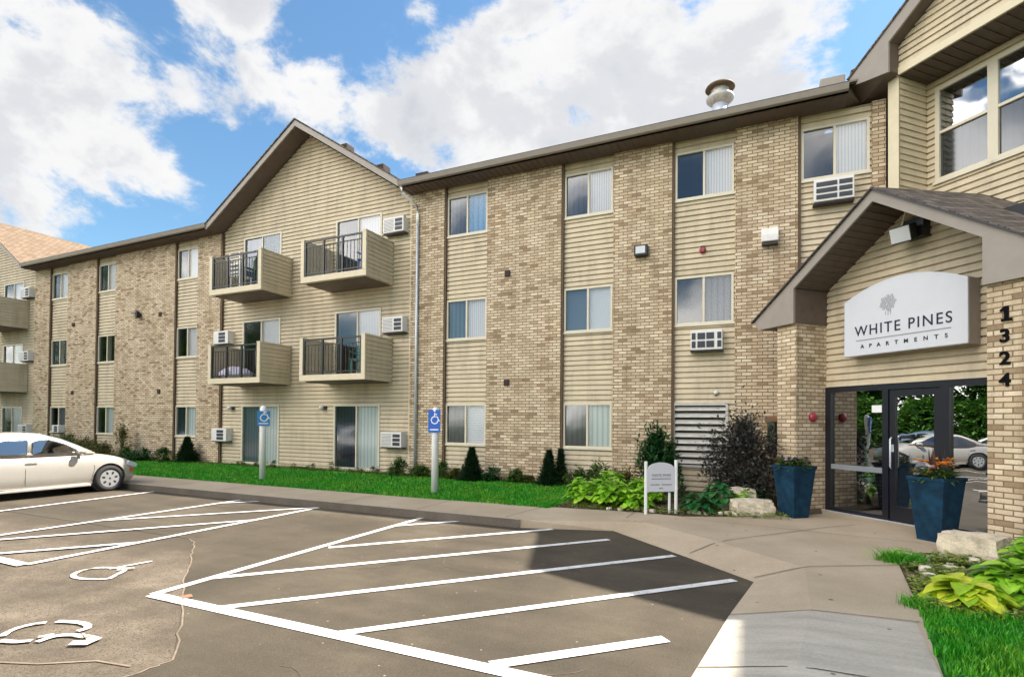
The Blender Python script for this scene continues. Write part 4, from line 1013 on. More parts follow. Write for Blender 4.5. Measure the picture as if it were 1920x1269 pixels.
def s_bed2(r):
    x = r.uniform(-3.4, .4); t = (x + 3.4) / 3.8; y = -2.92 + .75 * max(0, t - .45) + r.uniform(0, .55)
    if x > -1.9 and r.random() < .35: return None
    return (x, y, ZW)
cover('ground_cover', 2600, s_bed2, 'groundcover', 'low leaves edging the garden bed around the white sign', 6, .05)
def s_edge(r):
    t = r.random(); x = -3.3 - 21 * t ** 1.4
    return (x, r.uniform(-.62, -.14), -.01)
cover('ground_cover', 5200, s_edge, 'olive', 'thin weeds and leaves along the foot of the building', 7, .06)
grass_patch('grass', 700, lambda r: (1.42 + r.gauss(0, .09), -4.88 + r.gauss(0, .06), ZW), .13, .006, 'grass', 'tuft of long grass spilling on the walk below the near boulder', 8, lean=1.2)
grass_patch('grass', 260, lambda r: (1.20 + r.gauss(0, .05), -6.62 + r.gauss(0, .04), ZW), .12, .005, 'grass', 'small tuft on the walk edge where lawn meets bed', 9, lean=1.3)

# stones
def rock(name, loc, size, rz, label, cat, seed, m='stone', group=None, sub=3, rough=.16, blocky=.75):
    bm = bmesh.new(); bmesh.ops.create_cube(bm, size=2.0)
    bmesh.ops.subdivide_edges(bm, edges=bm.edges, cuts=5 if sub > 2 else 2, use_grid_fill=True)
    r = random.Random(seed); off = Vector((r.uniform(0, 50), r.uniform(0, 50), r.uniform(0, 50)))
    for v in bm.verts:
        c = v.co.copy(); sph = c.normalized() * 1.25; c = c * blocky + sph * (1 - blocky)
        c += c.normalized() * (noise.noise(c * 1.1 + off) * rough * 1.5 + noise.noise(c * 3 + off) * rough * .6 + noise.noise(c * 7 + off) * rough * .22)
        v.co = Vector((c.x * size[0] / 2, c.y * size[1] / 2, c.z * size[2] / 2 + size[2] / 2 * .8))
    me = bpy.data.meshes.new(name); bm.to_mesh(me); bm.free(); me.materials.append(M[m])
    o = bpy.data.objects.new(name, me); COL.objects.link(o); o.location = loc; o.rotation_euler = (0, 0, rz)
    return tag(o, label, cat, group)
rock('boulder', (-.16, -2.10, -.13), (.66, .40, .30), .45, 'flat-topped limestone boulder beside the left blue planter', 'boulder', 1)
rock('boulder', (-.42, -1.62, -.10), (.62, .34, .42), .3, 'limestone boulder behind the front one, tops showing', 'boulder', 2)
rock('boulder', (2.28, -4.16, -.16), (.56, .50, .36), -.55, 'blocky limestone boulder at the foot of the near planter', 'boulder', 3, blocky=.9, rough=.10)
rs = random.Random(77); cnt = 0
stone0 = [rock('garden_stone', (0, 0, -50), (.10, .085, .075), 0, '', 'stone', 30 + k, 'pebble', sub=2, rough=.14) for k in range(3)]
for k in range(44):
    if k < 28: x, y = rs.uniform(1.45, 2.3), rs.uniform(-6.4, -4.55)
    else: x = rs.uniform(-2.6, -.35); y = -2.86 + .5 * max(0, (x + 1.6) / 1.4) + rs.uniform(.02, .25)
    o = stone0[k] if k < 3 else stone0[k % 3].copy()
    if k >= 3: COL.objects.link(o)
    o.location = (x, y, ZW - .01); o.rotation_euler = (0, 0, rs.uniform(0, 6)); s_ = rs.uniform(.45, 1.15); o.scale = (s_, s_, s_)
    if k < 28: tag(o, 'pale rounded stone among the ground cover in the near bed', 'stone', 'loose stones in the near bed')
    else: tag(o, 'pale rounded stone along the front of the bed with the white sign', 'stone', 'loose stones around the white sign')

# ------------------------------------------------------------------ planters and flowers
def planter(loc, rz, label, flab, h=.86, top=.235, bot=.155, orange=True, seed=0):
    p = empty('planter', loc, rz, label, 'planter', 'tall square planters at the entrance')
    mb = MB(); z = [0, h - .05, h - .05, h, h, h - .06]; w = [bot, top - .006, top + .006, top + .01, top - .03, top - .034]
    ring = []
    for zz, ww in zip(z, w):
        ring.append([(-ww, -ww, zz), (ww, -ww, zz), (ww, ww, zz), (-ww, ww, zz)])
    i = 0
    for r_ in ring: mb.v += r_
    for k in range(len(ring) - 1):
        for j in range(4): mb.f.append((k * 4 + j, k * 4 + (j + 1) % 4, (k + 1) * 4 + (j + 1) % 4, (k + 1) * 4 + j))
    mb.f.append((3, 2, 1, 0)); mb.build('pot', 'pot', p, bevel=.006)
    MB().box(-top + .04, top - .04, -top + .04, top - .04, h - .12, h - .07).build('soil', 'soil', p)
    f = empty('flowering_plant', (loc[0], loc[1], loc[2] + h - .07), rz, flab, 'flowers')
    r = random.Random(seed); lf = MB(); pt = MB(); pw = MB(); dk = MB()
    for k in range(420):
        a = r.uniform(0, 6.283); q = math.sqrt(r.random()) * (top - .03); hh = r.uniform(0, .16)
        leaf(lf, (q * math.cos(a), q * math.sin(a), hh), (math.cos(a), math.sin(a), r.uniform(.1, 1.4)), (0, 0, 1), r.uniform(.07, .15), .03, .5, .15, 2)
    for k in range(34 if orange else 12):
        a = r.uniform(0, 6.283); q = math.sqrt(r.random()) * (top + .02); c = Vector((q * math.cos(a), q * math.sin(a), r.uniform(.10, .30 if orange else .20)))
        hd = MB()
        for j in range(12):
            b = r.uniform(0, 6.283); leaf(hd, c, (math.cos(b), math.sin(b), r.uniform(-.1, .9)), (0, 0, 1), .065, .045, .2, .1, 2)
        hd.build('flower', ('petal_orange' if k % 3 else 'petal_white') if orange else ('petal_purple' if k % 4 else 'petal_white'), f, fix=False, uv=False)
    for k in range(16 if orange else 4):
        a = r.uniform(0, 6.283); leaf(dk, (0.03 * math.cos(a), .03 * math.sin(a), .05), (math.cos(a) * .25, math.sin(a) * .25, 1), (math.cos(a), math.sin(a), 0), r.uniform(.28, .46) if orange else .2, .03, .1, .1, 3)
    lf.build('leaves', 'shrub', f, fix=False, uv=False);
    dk.build('spikes', 'dkleaf', f, fix=False, uv=False)
    return p
def corner_to_centre(x, y, bot=.155): # the near corner of the foot points at (x, y)
    return (x, y + bot * R2)
cx, cy = corner_to_centre(.484, -2.27); planter((cx, cy, ZW), math.radians(42), 'tall tapered dark blue planter beside the far entrance pillar', 'violet and white flowers with trailing green in the planter by the far pillar', orange=False, seed=1)
cx, cy = corner_to_centre(2.16, -3.46); planter((cx - .02, cy, ZW), math.radians(45), 'tall tapered dark blue planter in front of the number pillar', 'orange and white flowers with dark spikes in the nearer planter', orange=True, seed=2)

# ------------------------------------------------------------------ posts and garden sign
WC = [[(.02, .30), (.02, .10), (.16, .10), (.24, -.10), (.30, -.08)], [(.02, .22), (.14, .22)], [(-.02, .12), (-.12, .04), (-.16, -.08), (-.10, -.20), (.03, -.25), (.15, -.19), (.19, -.08)]]
def park_sign(x, y, rz, ztop, label, plate_w, z0, z1, m, seedrot=0):
    r = empty('accessible_parking_sign', (x, y, -.07), 0, label, 'parking sign', 'accessible parking signposts in the grass')
    MB().lathe([(.075, 0), (.075, ztop), (.06, ztop + .05), (.025, ztop + .075)], 16).build('post', 'white', r, smooth=True)
    s = MB().box(-plate_w / 2, plate_w / 2, -.012, 0, z0, z1).build('sign_plate', m, r, bevel=.003); s.rotation_euler = (0, 0, rz)
    s.location = (math.sin(rz) * .079, -math.cos(rz) * .079, 0)
    k = plate_w / .62; zc = (z0 + z1) / 2 + .05
    mb = MB(); g = lambda p: (p.x * k, -.0135, zc + p.y * k)
    strokes(mb, WC, .055, g); mb.poly([g(Vector((.02 + .055 * math.cos(t * .785), .40 + .055 * math.sin(t * .785)))) for t in range(8)])
    mb.build('wheelchair_symbol', 'white', s, fix=False)
    MB().box(-plate_w * .36, plate_w * .36, -.0135, -.0125, z0 + .05, z0 + .075).build('caption_bar', 'white', s)
    return r
park_sign(-11.575, -2.469, .95, 1.80, 'white post with small blue accessible parking sign farther from the entrance', .30, 1.36, 1.74, 'bluelight')
park_sign(-6.284, -2.624, .30, 1.74, 'white post with blue accessible parking sign nearer the entrance', .26, 1.28, 1.76, 'blue')

gdx, gdy = -1.376 + 1.773, -2.65 + 3.05
gs = empty('garden_sign', (-1.80, -3.0, -.10), math.atan2(.42, .56), 'small white arched garden sign on two posts among the hostas', 'sign')
Wg = .56
for x in (0, Wg): MB().box(x - .02, x + .02, -.02, .02, 0, .92 if x else .90).build('post', 'white', gs, bevel=.004)
ap = [(.021, .38), (Wg - .021, .38), (Wg - .021, .76)] + [(Wg / 2 + (Wg / 2 - .03) * math.cos(t * math.pi / 12), .76 + .12 * math.sin(t * math.pi / 12)) for t in range(1, 12)] + [(.021, .76)]
MB().prism(ap, -.012, .012).build('sign_panel', 'signface', gs)
text_obj('lettering', 'WHITE PINES', .062, 'signgray', gs, (Wg / 2, -.0145, .66), extrude=.0012, offset=.0006, spacing=1.1, xs=.9)
gt = MB()
for z, sp in ((.60, ((.10, .46),)), (.50, ((.08, .25), (.29, .47))), (.44, ((.24, .31),))):
    for a, b in sp:
        x = a
        while x < b: gt.box(x, x + .013, -.0145, -.0125, z - .011, z + .011); x += .019
gt.build('small_print', 'signgray', gs)
MB().box(.44, .47, .02, .05, -.0, .36).build('back_stake', 'white', gs)

# ------------------------------------------------------------------ balcony furniture
cu = MB().lathe([(.05, 0), (.42, .03), (.62, .10), (.60, .20), (.42, .32), (.18, .38), (.02, .39)], 20).build('cushion', 'cushion', smooth=True)
cu.location = (-14.88, -.72, 2.70); cu.scale = (1, .6, 1); tag(cu, 'big pale lilac cushion lying on the second-floor balcony', 'cushion')
def chair(x, y, z, rz, m, label, seat=.42, back=.85):
    r = empty('patio_chair', (x, y, z), rz, label, 'chair')
    MB().box(-.24, .24, -.24, .24, seat - .03, seat).build('seat', m, r, bevel=.01)
    bk = MB(); bk.box(-.24, -.20, .20, .24, seat, back); bk.box(.20, .24, .20, .24, seat, back)
    for k in range(5): bk.box(-.2, .2, .205, .235, seat + .06 + k * (back - seat - .06) / 5, seat + .06 + k * (back - seat - .06) / 5 + .05)
    bk.build('backrest', m, r)
    for sx in (-.2, .2):
        for sy_ in (-.2, .2): MB().box(sx - .018, sx + .018, sy_ - .018, sy_ + .018, 0, seat - .031).build('leg', m, r)
    for sx in (-.25, .25): MB().box(sx - .02, sx + .02, -.2, .22, seat + .18, seat + .21).build('armrest', m, r)
    return r
chair(-10.0, -.62, 2.70, .3, 'teal', 'teal chair on the second-floor balcony next to the downspout')
chair(-13.75, -.7, 5.43, 2.6, 'fern', 'dark green chair at the corner of the far third-floor balcony')
chair(-14.9, -.55, 5.43, math.pi, 'white', 'white chair whose back shows above the third-floor rail', .5, 1.20)
chair(-9.85, -.55, 5.43, .2, 'blue', 'dark blue chair on the third-floor balcony next to the downspout')
chair(-13.8, -.5, 2.70, 2.8, 'curtain_gray', 'grey chair beside the lilac cushion')

# ------------------------------------------------------------------ cars
def loft(secs):
    mb = MB(); n = len(secs[0])
    for s in secs: mb.v += s
    for k in range(len(secs) - 1):
        for j in range(n - 1): mb.f.append((k * n + j, k * n + j + 1, (k + 1) * n + j + 1, (k + 1) * n + j))
        mb.f.append((k * n + n - 1, k * n, (k + 1) * n, (k + 1) * n + n - 1))
    mb.f.append(tuple(range(n))); mb.f.append(tuple(reversed(range((len(secs) - 1) * n, len(secs) * n)))); return mb
def interp(tab, x):
    for (x0, y0), (x1, y1) in zip(tab[:-1], tab[1:]):
        if x0 <= x <= x1:
            t = (x - x0) / (x1 - x0); t = t * t * (3 - 2 * t) * .5 + t * .5; return y0 + (y1 - y0) * t
    return tab[-1][1] if x > tab[-1][0] else tab[0][1]
def make_car(paint, label):
    car = empty('parked_car', (0, 0, 0), 0, label, 'car')
    top = [(-2.15, .72), (-2.10, .92), (-1.75, .97), (-1.3, .96), (-.6, .93), (.3, .92), (.95, .90), (1.35, .84), (1.68, .75), (1.90, .64), (1.98, .50)]
    wid = [(-2.15, .60), (-2.05, .74), (-1.7, .83), (-1.2, .86), (0, .87), (1.0, .865), (1.5, .84), (1.75, .77), (1.90, .64), (1.98, .46)]
    bot = [(-2.15, .40), (-2.0, .26), (-1.6, .20), (0, .17), (1.6, .18), (1.85, .20), (1.98, .30)]
    xs = [-2.15 + 4.13 * i / 46 for i in range(47)]
    secs = []
    for x in xs:
        w, zt_, zb_ = interp(wid, x), interp(top, x), interp(bot, x)
        h = zt_ - zb_
        half = [(w * .80, zb_), (w * .94, zb_ + .06 * h), (w * .955, zb_ + .13 * h), (w * .985, zb_ + .20 * h), (w, zb_ + .42 * h), (w * .995, zb_ + .60 * h), (w * .975, zb_ + .76 * h), (w * .945, zb_ + .87 * h), (w * .885, zb_ + .955 * h), (w * .78, zt_), (w * .4, zt_ + .018), (0.0, zt_ + .025)]
        pts_ = [(x, -a, b) for a, b in half] + [(x, a, b) for a, b in reversed(half[:-1])]
        secs.append(pts_)
    bmb = loft(secs); body = bmb.build('body', paint, car, smooth=True, uv=False)
    cut = MB()
    for x in (1.25, -1.25):
        for sy_ in (-1, 1):
            c = MB(); ring = [(x + .355 * math.cos(t * math.pi / 14), .31 + .355 * math.sin(t * math.pi / 14)) for t in range(28)]
            cut.prism(ring, sy_ * .60, sy_ * 1.2)
    co = cut.build('cutter', 'plastic'); md = body.modifiers.new('b', 'BOOLEAN'); md.object = co; md.operation = 'DIFFERENCE'; md.solver = 'EXACT'
    dg = bpy.context.evaluated_depsgraph_get(); me = bpy.data.meshes.new_from_object(body.evaluated_get(dg)); body.modifiers.clear(); body.data = me; body.data.name = 'body'
    for p in me.polygons: p.material_index = 0
    bpy.data.objects.remove(co)
    me.materials.clear(); me.materials.append(M[paint])
    try: me.set_sharp_from_angle(angle=math.radians(38))
    except Exception: pass
    # greenhouse: pillars and roof
    gh = [(-1.62, .98, .70), (-1.30, 1.08, .69), (-.95, 1.27, .66), (-.60, 1.36, .635), (-.20, 1.395, .625), (.10, 1.375, .63), (.35, 1.29, .65), (.65, 1.135, .69), (.98, .94, .73)]
    secs = []
    for x, z, w in gh:
        zl = .90; k = (z - zl) / .495; wb = .80 - .04 * (abs(x + .3) / 1.3) ** 2
        secs.append([(x, -wb, zl), (x, -(wb - (wb - .62) * k * .8), zl + (z - zl) * .80), (x, -(wb - (wb - .62) * k) + .04, zl + (z - zl) * .95), (x, -.35, z + .008), (x, 0, z + .015), (x, .35, z + .008), (x, (wb - (wb - .62) * k) - .04, zl + (z - zl) * .95), (x, wb - (wb - .62) * k * .8, zl + (z - zl) * .80), (x, wb, zl)])
    loft(secs).build('roof', paint, car, smooth=True, uv=False)
    def side_y(x, z): # the glass lies just outside the greenhouse side
        wb = .80 - .04 * (abs(x + .3) / 1.3) ** 2; return wb - (wb - .62) * (z - .90) / .495 + .022
    for sy_ in (-1, 1):
        for nm, outl in (('front_window', [(.70, .945), (-.20, .945), (-.16, 1.20), (-.02, 1.262), (.16, 1.25), (.42, 1.135)]), ('rear_window', [(-.30, .945), (-1.16, .955), (-1.12, 1.06), (-.86, 1.19), (-.55, 1.258), (-.24, 1.268)])):
            MB().poly([(x, sy_ * side_y(x, z), z) for x, z in outl]).build(nm, 'carglass', car, uv=False)
            loop = outl + outl[:1]; t = MB()
            t.tube([(x, sy_ * (side_y(x, z) + .002), z) for x, z in loop], .009, 5); t.build('window_trim', 'plastic', car, uv=False)
        m_ = MB().lathe([(.02, -.09), (.075, -.07), (.085, .02), (.06, .08), (.01, .10)], 10); mo = m_.build('wing_mirror', paint, car, smooth=True); mo.location = (.62, sy_ * .94, .97); mo.rotation_euler = (math.pi / 2, 0, 0); mo.scale = (1, .8, 1)
        MB().box(.66, .72, min(sy_ * .82, sy_ * .90), max(sy_ * .82, sy_ * .90), .93, .97).build('mirror_arm', 'plastic', car)
        for x in (-.42, .45)[:1] + (-1.12,): pass
        hd = MB().box(-.10, .10, min(sy_ * .862, sy_ * .885), max(sy_ * .862, sy_ * .885), .775, .80).build('door_handle', paint, car, bevel=.006); hd.location.x = -.22
        hd = MB().box(-.10, .10, min(sy_ * .862, sy_ * .885), max(sy_ * .862, sy_ * .885), .785, .81).build('door_handle', paint, car, bevel=.006); hd.location.x = -1.05
        sm = MB()
        for pl_ in ([(-.30, .90), (-.34, .6), (-.34, .27)], [(.86, .84), (.93, .6), (.86, .27)], [(-1.12, .90), (-1.05, .75), (-.93, .60), (-.86, .27)]):
            for (a, b) in zip(pl_[:-1], pl_[1:]):
                ya = lambda x, z: sy_ * (interp(wid, x) * (1.0 if z < .72 else (.975 if z < .82 else .925)) + .0015)
                sm.tube([(a[0], ya(*a), a[1]), (b[0], ya(*b), b[1])], .0035, 4)
        sm.build('door_gap', 'plastic', car, uv=False)
        MB().box(-.86, .87, min(sy_ * .80, sy_ * .855), max(sy_ * .80, sy_ * .855), .165, .215).build('sill', paint, car, bevel=.01)
        hl = MB().prism([(1.62, .60), (1.86, .53), (1.89, .61), (1.70, .70)], sy_ * .56, sy_ * .790).build('headlight', 'headlight', car, bevel=.01)
        tl = MB().prism([(1.72, .44), (1.80, .43), (1.81, .51), (1.73, .52)], sy_ * .60, sy_ * .785).build('marker_light', 'taillight', car, bevel=.006)
        tl = MB().prism([(-2.1, .70), (-1.9, .72), (-1.92, .88), (-2.1, .86)], sy_ * .55, sy_ * .80).build('tail_light', simple('tail_red', (.4, .02, .02), .25, .05), car, bevel=.006)
    # windscreen and rear window
    MB().poly([(.965, -.66, .965), (.965, .66, .965), (.38, .52, 1.305), (.38, -.52, 1.305)]).build('windscreen', 'carglass', car, uv=False)
    MB().poly([(-1.60, -.60, 1.005), (-1.60, .60, 1.005), (-1.0, .5, 1.265), (-1.0, -.5, 1.265)]).build('rear_windscreen', 'carglass', car, uv=False)
    MB().box(1.90, 1.985, -.42, .42, .28, .40).build('lower_grille', 'plastic', car, bevel=.02)
    for x in (1.25, -1.25):
        for sy_ in (-1, 1):
            w = empty('wheel', (x, sy_ * .76, .305)); w.parent = car; w.rotation_euler = (math.pi / 2 * sy_, 0, 0) if sy_ > 0 else (math.pi / 2, 0, 0)
            # lathe axis z -> sideways; outer face towards +z after the turn
            sgn = 1 if sy_ < 0 else -1
            t = MB().lathe([(.19, -.09 * sgn), (.29, -.095 * sgn), (.305, -.06 * sgn), (.305, .06 * sgn), (.29, .095 * sgn), (.205, .10 * sgn), (.20, .05 * sgn)], 36); t.build('tyre', 'tyre', w, smooth=True)
            rm = MB().lathe([(.205, .094 * sgn), (.20, .085 * sgn), (.188, .078 * sgn), (.07, .088 * sgn), (.03, .094 * sgn)], 36); rm.build('rim', 'rim', w)
            hs_ = MB()
            for k in range(7):
                a = k * 2 * math.pi / 7 + .22; c_, s_ = math.cos(a), math.sin(a); ring = [(c_ * .135 + .036 * math.cos(u * 1.047) * c_ * 1.15 - .027 * math.sin(u * 1.047) * s_, s_ * .135 + .036 * math.cos(u * 1.047) * s_ * 1.15 + .027 * math.sin(u * 1.047) * c_) for u in range(6)]
                hs_.prism(ring, .080 * sgn, .096 * sgn, 'z')
            hs_.prism([(.02 * math.cos(u * 1.047), .02 * math.sin(u * 1.047)) for u in range(6)], .09 * sgn, .097 * sgn, 'z')
            hs_.build('rim_openings', 'plastic', w)
            MB().lathe([(.345, -.2 * sgn), (.35, .02 * sgn)], 24).build('wheel_well', 'plastic', w)
    return car
car = make_car('carpaint', 'pale silver saloon parked nose-in at the kerb')
car.scale = (1, 1, .97); car.location = (-14.55, -6.12, ZA); car.rotation_euler = (0, 0, math.pi / 2)
# cars farther round the lot: the entrance glass reflects them
for i, (x, y, rz, m_, lab) in enumerate(((-19.5, -10.0, 2.2, 'carpaint_w', 'white saloon parked across the lot, seen in the entrance glass'), (-22.3, -11.3, 2.2, 'carpaint_b', 'blue-grey saloon across the lot beside the white one'),
                                    (-25.2, -12.6, 2.2, 'carpaint_r', 'red saloon across the lot'), (-28.2, -13.9, 2.2, 'carpaint', 'silver saloon at the end of the row across the lot'), (-30, -9.0, 2.2, 'carpaint_b', 'blue-grey saloon farthest off across the lot'))):
    c = copy_tree(car); c.location = (x, y, ZA); c.rotation_euler = (0, 0, rz); tag(c, lab, 'car', 'cars across the lot behind the camera')
    for ch in [o for o in sc.objects if o.parent == c]:
        if ch.type == 'MESH' and ch.data.materials and ch.data.materials[0] == M['carpaint'] and m_ != 'carpaint':
            if ch.name.startswith(('body', 'roof')): ch.data = ch.data.copy(); ch.data.materials[0] = M[m_]

# ------------------------------------------------------------------ trees across the lot (seen in the glass)
def tree(x, y, H, R_, seed, label):
    r = random.Random(seed); t = empty('broadleaf_tree', (x, y, ZA), 0, label, 'tree', 'trees across the lot behind the camera')
    tr = MB(); tr.tube([(0, 0, 0), (.1, 0, H * .25), (-.1, .1, H * .5), (.05, 0, H * .85)], [.22, .18, .13, .04], 8)
    for k in range(7):
        a = k * 2.4; z = H * (.28 + .07 * k); tr.tube([(0, 0, z), (math.cos(a) * R_ * .7, math.sin(a) * R_ * .7, z + R_ * .45)], [.08, .02], 5)
    tr.build('trunk', 'bark', t, uv=False, smooth=True)
    mb = MB(); cl = []
    for k in range(60):
        u = Vector((r.gauss(0, 1), r.gauss(0, 1), r.gauss(0, 1))).normalized() * r.uniform(.35, 1.)
        cl.append((u.x * R_, u.y * R_, H * .52 + u.z * H * .46, r.uniform(.45, .85)))
    for k in range(7000):
        c = cl[k % len(cl)]; g = Vector((r.gauss(0, 1), r.gauss(0, 1), r.gauss(0, .8))) * c[3] * .62
        leaf(mb, (c[0] + g.x, c[1] + g.y, c[2] + g.z), (r.uniform(-1, 1), r.uniform(-1, 1), r.uniform(-.6, .8)), (r.uniform(-.5, .5), r.uniform(-.5, .5), 1), .34, .24, .2, .12, 2)
    mb.build('crown', 'treeleaf', t, fix=False, uv=False); return t
def thicket(x, y, seed, label):
    r = random.Random(seed); t = empty('hedge_bush', (x, y, ZA), 0, label, 'bush', 'bushes behind the row of cars'); mb = MB()
    for k in range(5200):
        a = r.uniform(0, 6.283); q = math.sqrt(r.random()) * 2.3; h = r.random(); rad = 1 - .45 * h ** 2
        mb_p = (q * math.cos(a) * rad, q * math.sin(a) * rad * .8, .1 + h * 3.6 * (.85 + .3 * noise.noise(Vector((a, q, seed)))))
        leaf(mb, mb_p, (r.uniform(-1, 1), r.uniform(-1, 1), r.uniform(-.3, .9)), (r.uniform(-.4, .4), r.uniform(-.4, .4), 1), .30, .2, .2, .12, 2)
    mb.build('foliage', 'treeleaf', t, fix=False, uv=False)
    sm = MB()
    for k in range(5): sm.tube([(0, 0, 0), (math.cos(k * 1.3) * .9, math.sin(k * 1.3) * .9, 2.4)], [.06, .02], 5)
    sm.build('stems', 'bark', t, uv=False); return t
h0 = thicket(-33.2, -6.5, 3, 'bush behind the parked row nearest the building end')
for i, (x, y) in enumerate(((-34, -10), (-34, -13.6), (-32, -17), (-30, -20.5), (-36, -4.2))):
    c = copy_tree(h0); c.location = (x, y, ZA); c.rotation_euler = (0, 0, i * 1.7)
    c['label'] = ['second bush in the row behind the cars', 'third bush in the row, by the silver car', 'fourth bush in the row', 'bush at the far end of the row from the building', 'bush closest to the corner of the building'][i]
t0 = tree(-24, -21, 9.5, 3.6, 5, 'rounded leafy tree standing behind the row of cars')
t1 = tree(-37, -18.5, 11, 4.2, 6, 'taller leafy tree at the far edge of the lot')
for i, (x, y, s_, rz) in enumerate(((-36, -13.5, 1.0, 1.), (-38, -8.0, 1.0, 2.), (-42, -11, 1.3, 3.), (-8, -30, 1.1, 4.), (2, -33, 1.0, 5.), (-44, -22, 1.2, .4), (14, -32, 1.1, 2.3), (-20, -33, 1.2, .9))):
    c = copy_tree(t0 if i % 2 else t1); c.location = (x, y, ZA); c.scale = (s_, s_, s_); c.rotation_euler = (0, 0, rz)
    c['label'] = ['leafy tree behind the near end of the car row', 'leafy tree at the left margin of the lot', 'big tree filling the gap behind the silver car', 'leafy tree straight behind the photographer', 'leafy tree behind and right of the photographer', 'outermost tree beyond the lot corner', 'tree beyond the walk behind the photographer', 'tall tree in the second row'][i]

# ------------------------------------------------------------------ world: sky with broken cloud
SUN = Vector((.559, .494, 1.0)).normalized()
w = bpy.data.worlds.new('World'); sc.world = w; w.use_nodes = True; nt = w.node_tree
for n in list(nt.nodes): nt.nodes.remove(n)
out = N(nt, 'ShaderNodeOutputWorld'); bg = N(nt, 'ShaderNodeBackground'); nt.links.new(bg.outputs[0], out.inputs[0])
sky = N(nt, 'ShaderNodeTexSky'); sky.sky_type = 'NISHITA'; sky.sun_disc = False
sky.sun_elevation = math.asin(SUN.z); sky.sun_rotation = math.atan2(SUN.x, SUN.y); sky.air_density = 1.3; sky.dust_density = .6; sky.ozone_density = 2.0
bg.inputs['Strength'].default_value = .12
tc = N(nt, 'ShaderNodeTexCoord'); nrm = N(nt, 'ShaderNodeVectorMath', operation='NORMALIZE'); nt.links.new(tc.outputs['Generated'], nrm.inputs[0]); D = nrm.outputs[0]
def mth(op, a, b=None, c=None, clamp=False):
    n = N(nt, 'ShaderNodeMath', operation=op); n.use_clamp = clamp
    for i, v in enumerate((a, b, c)):
        if v is None: continue
        if isinstance(v, (int, float)): n.inputs[i].default_value = v
        else: nt.links.new(v, n.inputs[i])
    return n.outputs[0]
def fbm(scale, detail, rough, offv=(0, 0, 0), dist=0.):
    mp = N(nt, 'ShaderNodeMapping'); mp.inputs['Location'].default_value = offv; mp.inputs['Scale'].default_value = (1, 1, 1.5); nt.links.new(D, mp.inputs[0])
    n = N(nt, 'ShaderNodeTexNoise', Scale=scale, Detail=detail, Roughness=rough, Distortion=dist); nt.links.new(mp.outputs[0], n.inputs['Vector']); return n.outputs['Fac']
BL = [((-.826, .352, .44), .17, 1.), ((-.834, .397, .383), .15, 1.), ((-.805, .467, .366), .11, .9), ((-.83, .30, .50), .16, 1.),
      ((-.66, .50, .560), .10, .95), ((-.672, .551, .495), .10, 1.), ((-.616, .619, .487), .12, 1.05), ((-.56, .68, .475), .13, 1.05), ((-.525, .713, .464), .13, 1.), ((-.60, .66, .44), .11, .9),
      ((-.745, .49, .453), .07, .72), ((-.717, .542, .438), .08, .75), ((-.68, .60, .42), .07, .7),
      ((-.374, .777, .506), .19, 1.1), ((-.209, .809, .55), .24, 1.2), ((-.022, .844, .536), .22, 1.15), ((-.28, .80, .44), .20, 1.05), ((-.42, .78, .46), .10, .85), ((-.30, .74, .60), .14, .95),
      ((-.883, .379, .278), .11, .9), ((-.90, .32, .29), .12, .9), ((-.80, .52, .29), .09, .62), ((-.10, .86, .46), .18, 1.1)]
dens = None
for v, r_, wgt in BL:
    vv = Vector(v).normalized()
    dt = N(nt, 'ShaderNodeVectorMath', operation='DISTANCE'); nt.links.new(D, dt.inputs[0]); dt.inputs[1].default_value = vv
    x = mth('MULTIPLY_ADD', dt.outputs['Value'], -wgt / r_ * .62, wgt * 1.0)
    dens = x if dens is None else mth('SMOOTH_MAX', dens, x, .15)
# elsewhere in the sky: open broken cloud
sep = N(nt, 'ShaderNodeSeparateXYZ'); nt.links.new(D, sep.inputs[0])
back = mth('MULTIPLY_ADD', sep.outputs[1], -2.2, .35, True)
lobe_d = N(nt, 'ShaderNodeVectorMath', operation='DOT_PRODUCT'); nt.links.new(D, lobe_d.inputs[0]); lobe_d.inputs[1].default_value = Vector((-.62, -.72, .30)).normalized()
lobe = mth('MULTIPLY_ADD', lobe_d.outputs['Value'], 2.2, -.95, True)          # 1 behind the camera, 0 ahead
gen = mth('MULTIPLY_ADD', fbm(2.2, 3, .5, (3, 1, 7)), 3.0, -.85)
dens = mth('MAXIMUM', dens, mth('MULTIPLY', gen, back))
f1 = fbm(4.5, 12, .62, (0, 0, 0), .25); f2 = fbm(13, 8, .6, (5, 2, 1), .2)
tot = mth('ADD', dens, mth('ADD', mth('MULTIPLY_ADD', f1, 1.9, -.95), mth('MULTIPLY_ADD', f2, .5, -.25)))
cov = N(nt, 'ShaderNodeMapRange', interpolation_type='SMOOTHERSTEP'); nt.links.new(tot, cov.inputs[0]); cov.inputs['From Min'].default_value = .50; cov.inputs['From Max'].default_value = .80
shade = fbm(5.5, 8, .55, (2.2, 4.1, .35), .2)                       # light tops and grey bases
depth = mth('MULTIPLY_ADD', tot, .55, mth('MULTIPLY_ADD', shade, 1.3, -.75))
cr_ = ramp(nt, ((.08, (1.0, .995, .99)), (.30, (.95, .95, .955)), (.50, (.77, .785, .82)), (.80, (.63, .66, .715))))
cr_.color_ramp.interpolation = 'EASE'
nt.links.new(depth, cr_.inputs[0])
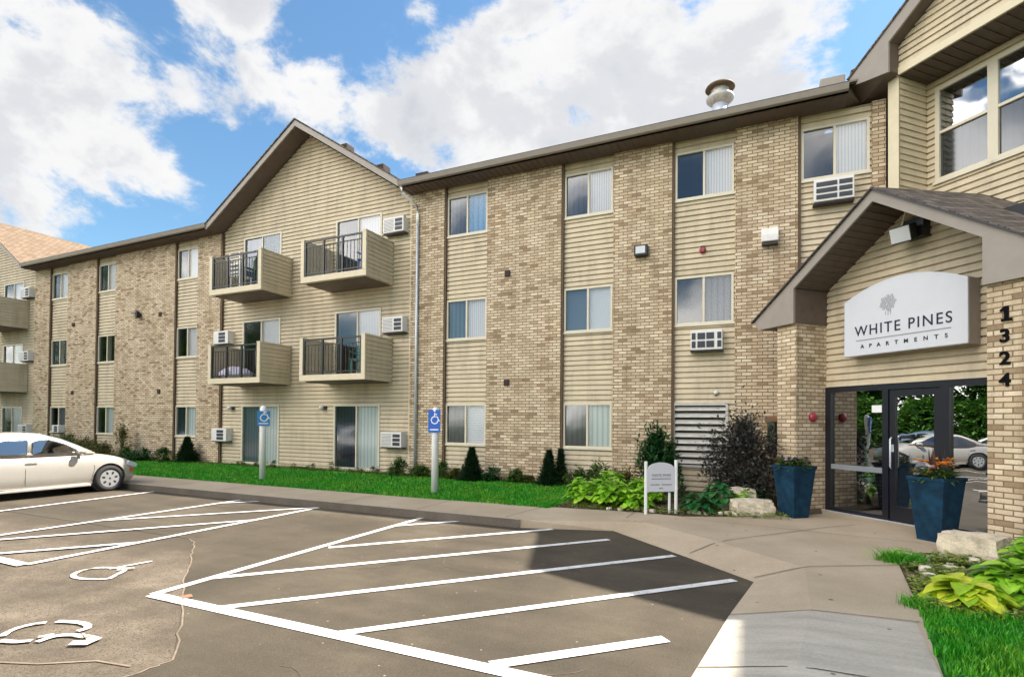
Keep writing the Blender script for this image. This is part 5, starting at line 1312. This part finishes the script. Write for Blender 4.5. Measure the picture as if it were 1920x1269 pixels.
# ramp colours are clamped for display only; scale clouds against the physical sky here
cl_ = N(nt, 'ShaderNodeVectorMath', operation='SCALE'); nt.links.new(cr_.outputs[0], cl_.inputs[0]); low = mth('MULTIPLY_ADD', sep.outputs[2], -1.6, 1.45, True)            # clouds behind the camera get added brightness to fill the shaded walls
nt.links.new(mth('MULTIPLY_ADD', lobe, 19.5, 3.35), cl_.inputs['Scale'])
skyc = mixc(nt, 1., sky.outputs[0], (.45, .59, .65), 'MULTIPLY')
warm = mixc(nt, back, (1.0, 1.0, 1.0), (1.05, .985, .89))
final = mixc(nt, cov.outputs[0], skyc, mixc(nt, 1., cl_.outputs[0], warm, 'MULTIPLY'))
nt.links.new(final, bg.inputs['Color'])

sun = bpy.data.lights.new('sun', 'SUN'); sun.energy = 5.0; sun.angle = math.radians(.55); sun.color = (1, .93, .82)
so_ = bpy.data.objects.new('sun', sun); COL.objects.link(so_); so_.rotation_euler = (-SUN).to_track_quat('-Z', 'Y').to_euler()

# ------------------------------------------------------------------ camera
cam = bpy.data.cameras.new('camera'); co = bpy.data.objects.new('camera', cam); COL.objects.link(co); sc.camera = co
yaw, pitch, roll = math.radians(24.874), math.radians(.7955), math.radians(.4914)
fw = Vector((-math.sin(yaw) * math.cos(pitch), math.cos(yaw) * math.cos(pitch), math.sin(pitch))); r0 = Vector((math.cos(yaw), math.sin(yaw), 0)); u0 = r0.cross(fw)
rr_ = r0 * math.cos(roll) + u0 * math.sin(roll); uu_ = -r0 * math.sin(roll) + u0 * math.cos(roll)
co.matrix_world = Matrix(((rr_.x, uu_.x, -fw.x, 0), (rr_.y, uu_.y, -fw.y, -12.3236), (rr_.z, uu_.z, -fw.z, 1.46), (0, 0, 0, 1)))
cam.sensor_width = 36; cam.lens = 36 * 1013 / 1920; cam.shift_y = (775.66 - 634.5) / 1920; cam.clip_end = 3000; cam.clip_start = .05
sc.view_settings.view_transform = 'Standard'; sc.view_settings.look = 'None'; sc.view_settings.exposure = 1.3; sc.view_settings.gamma = 1
sc.render.film_transparent = False
sc.cycles.max_bounces = 8
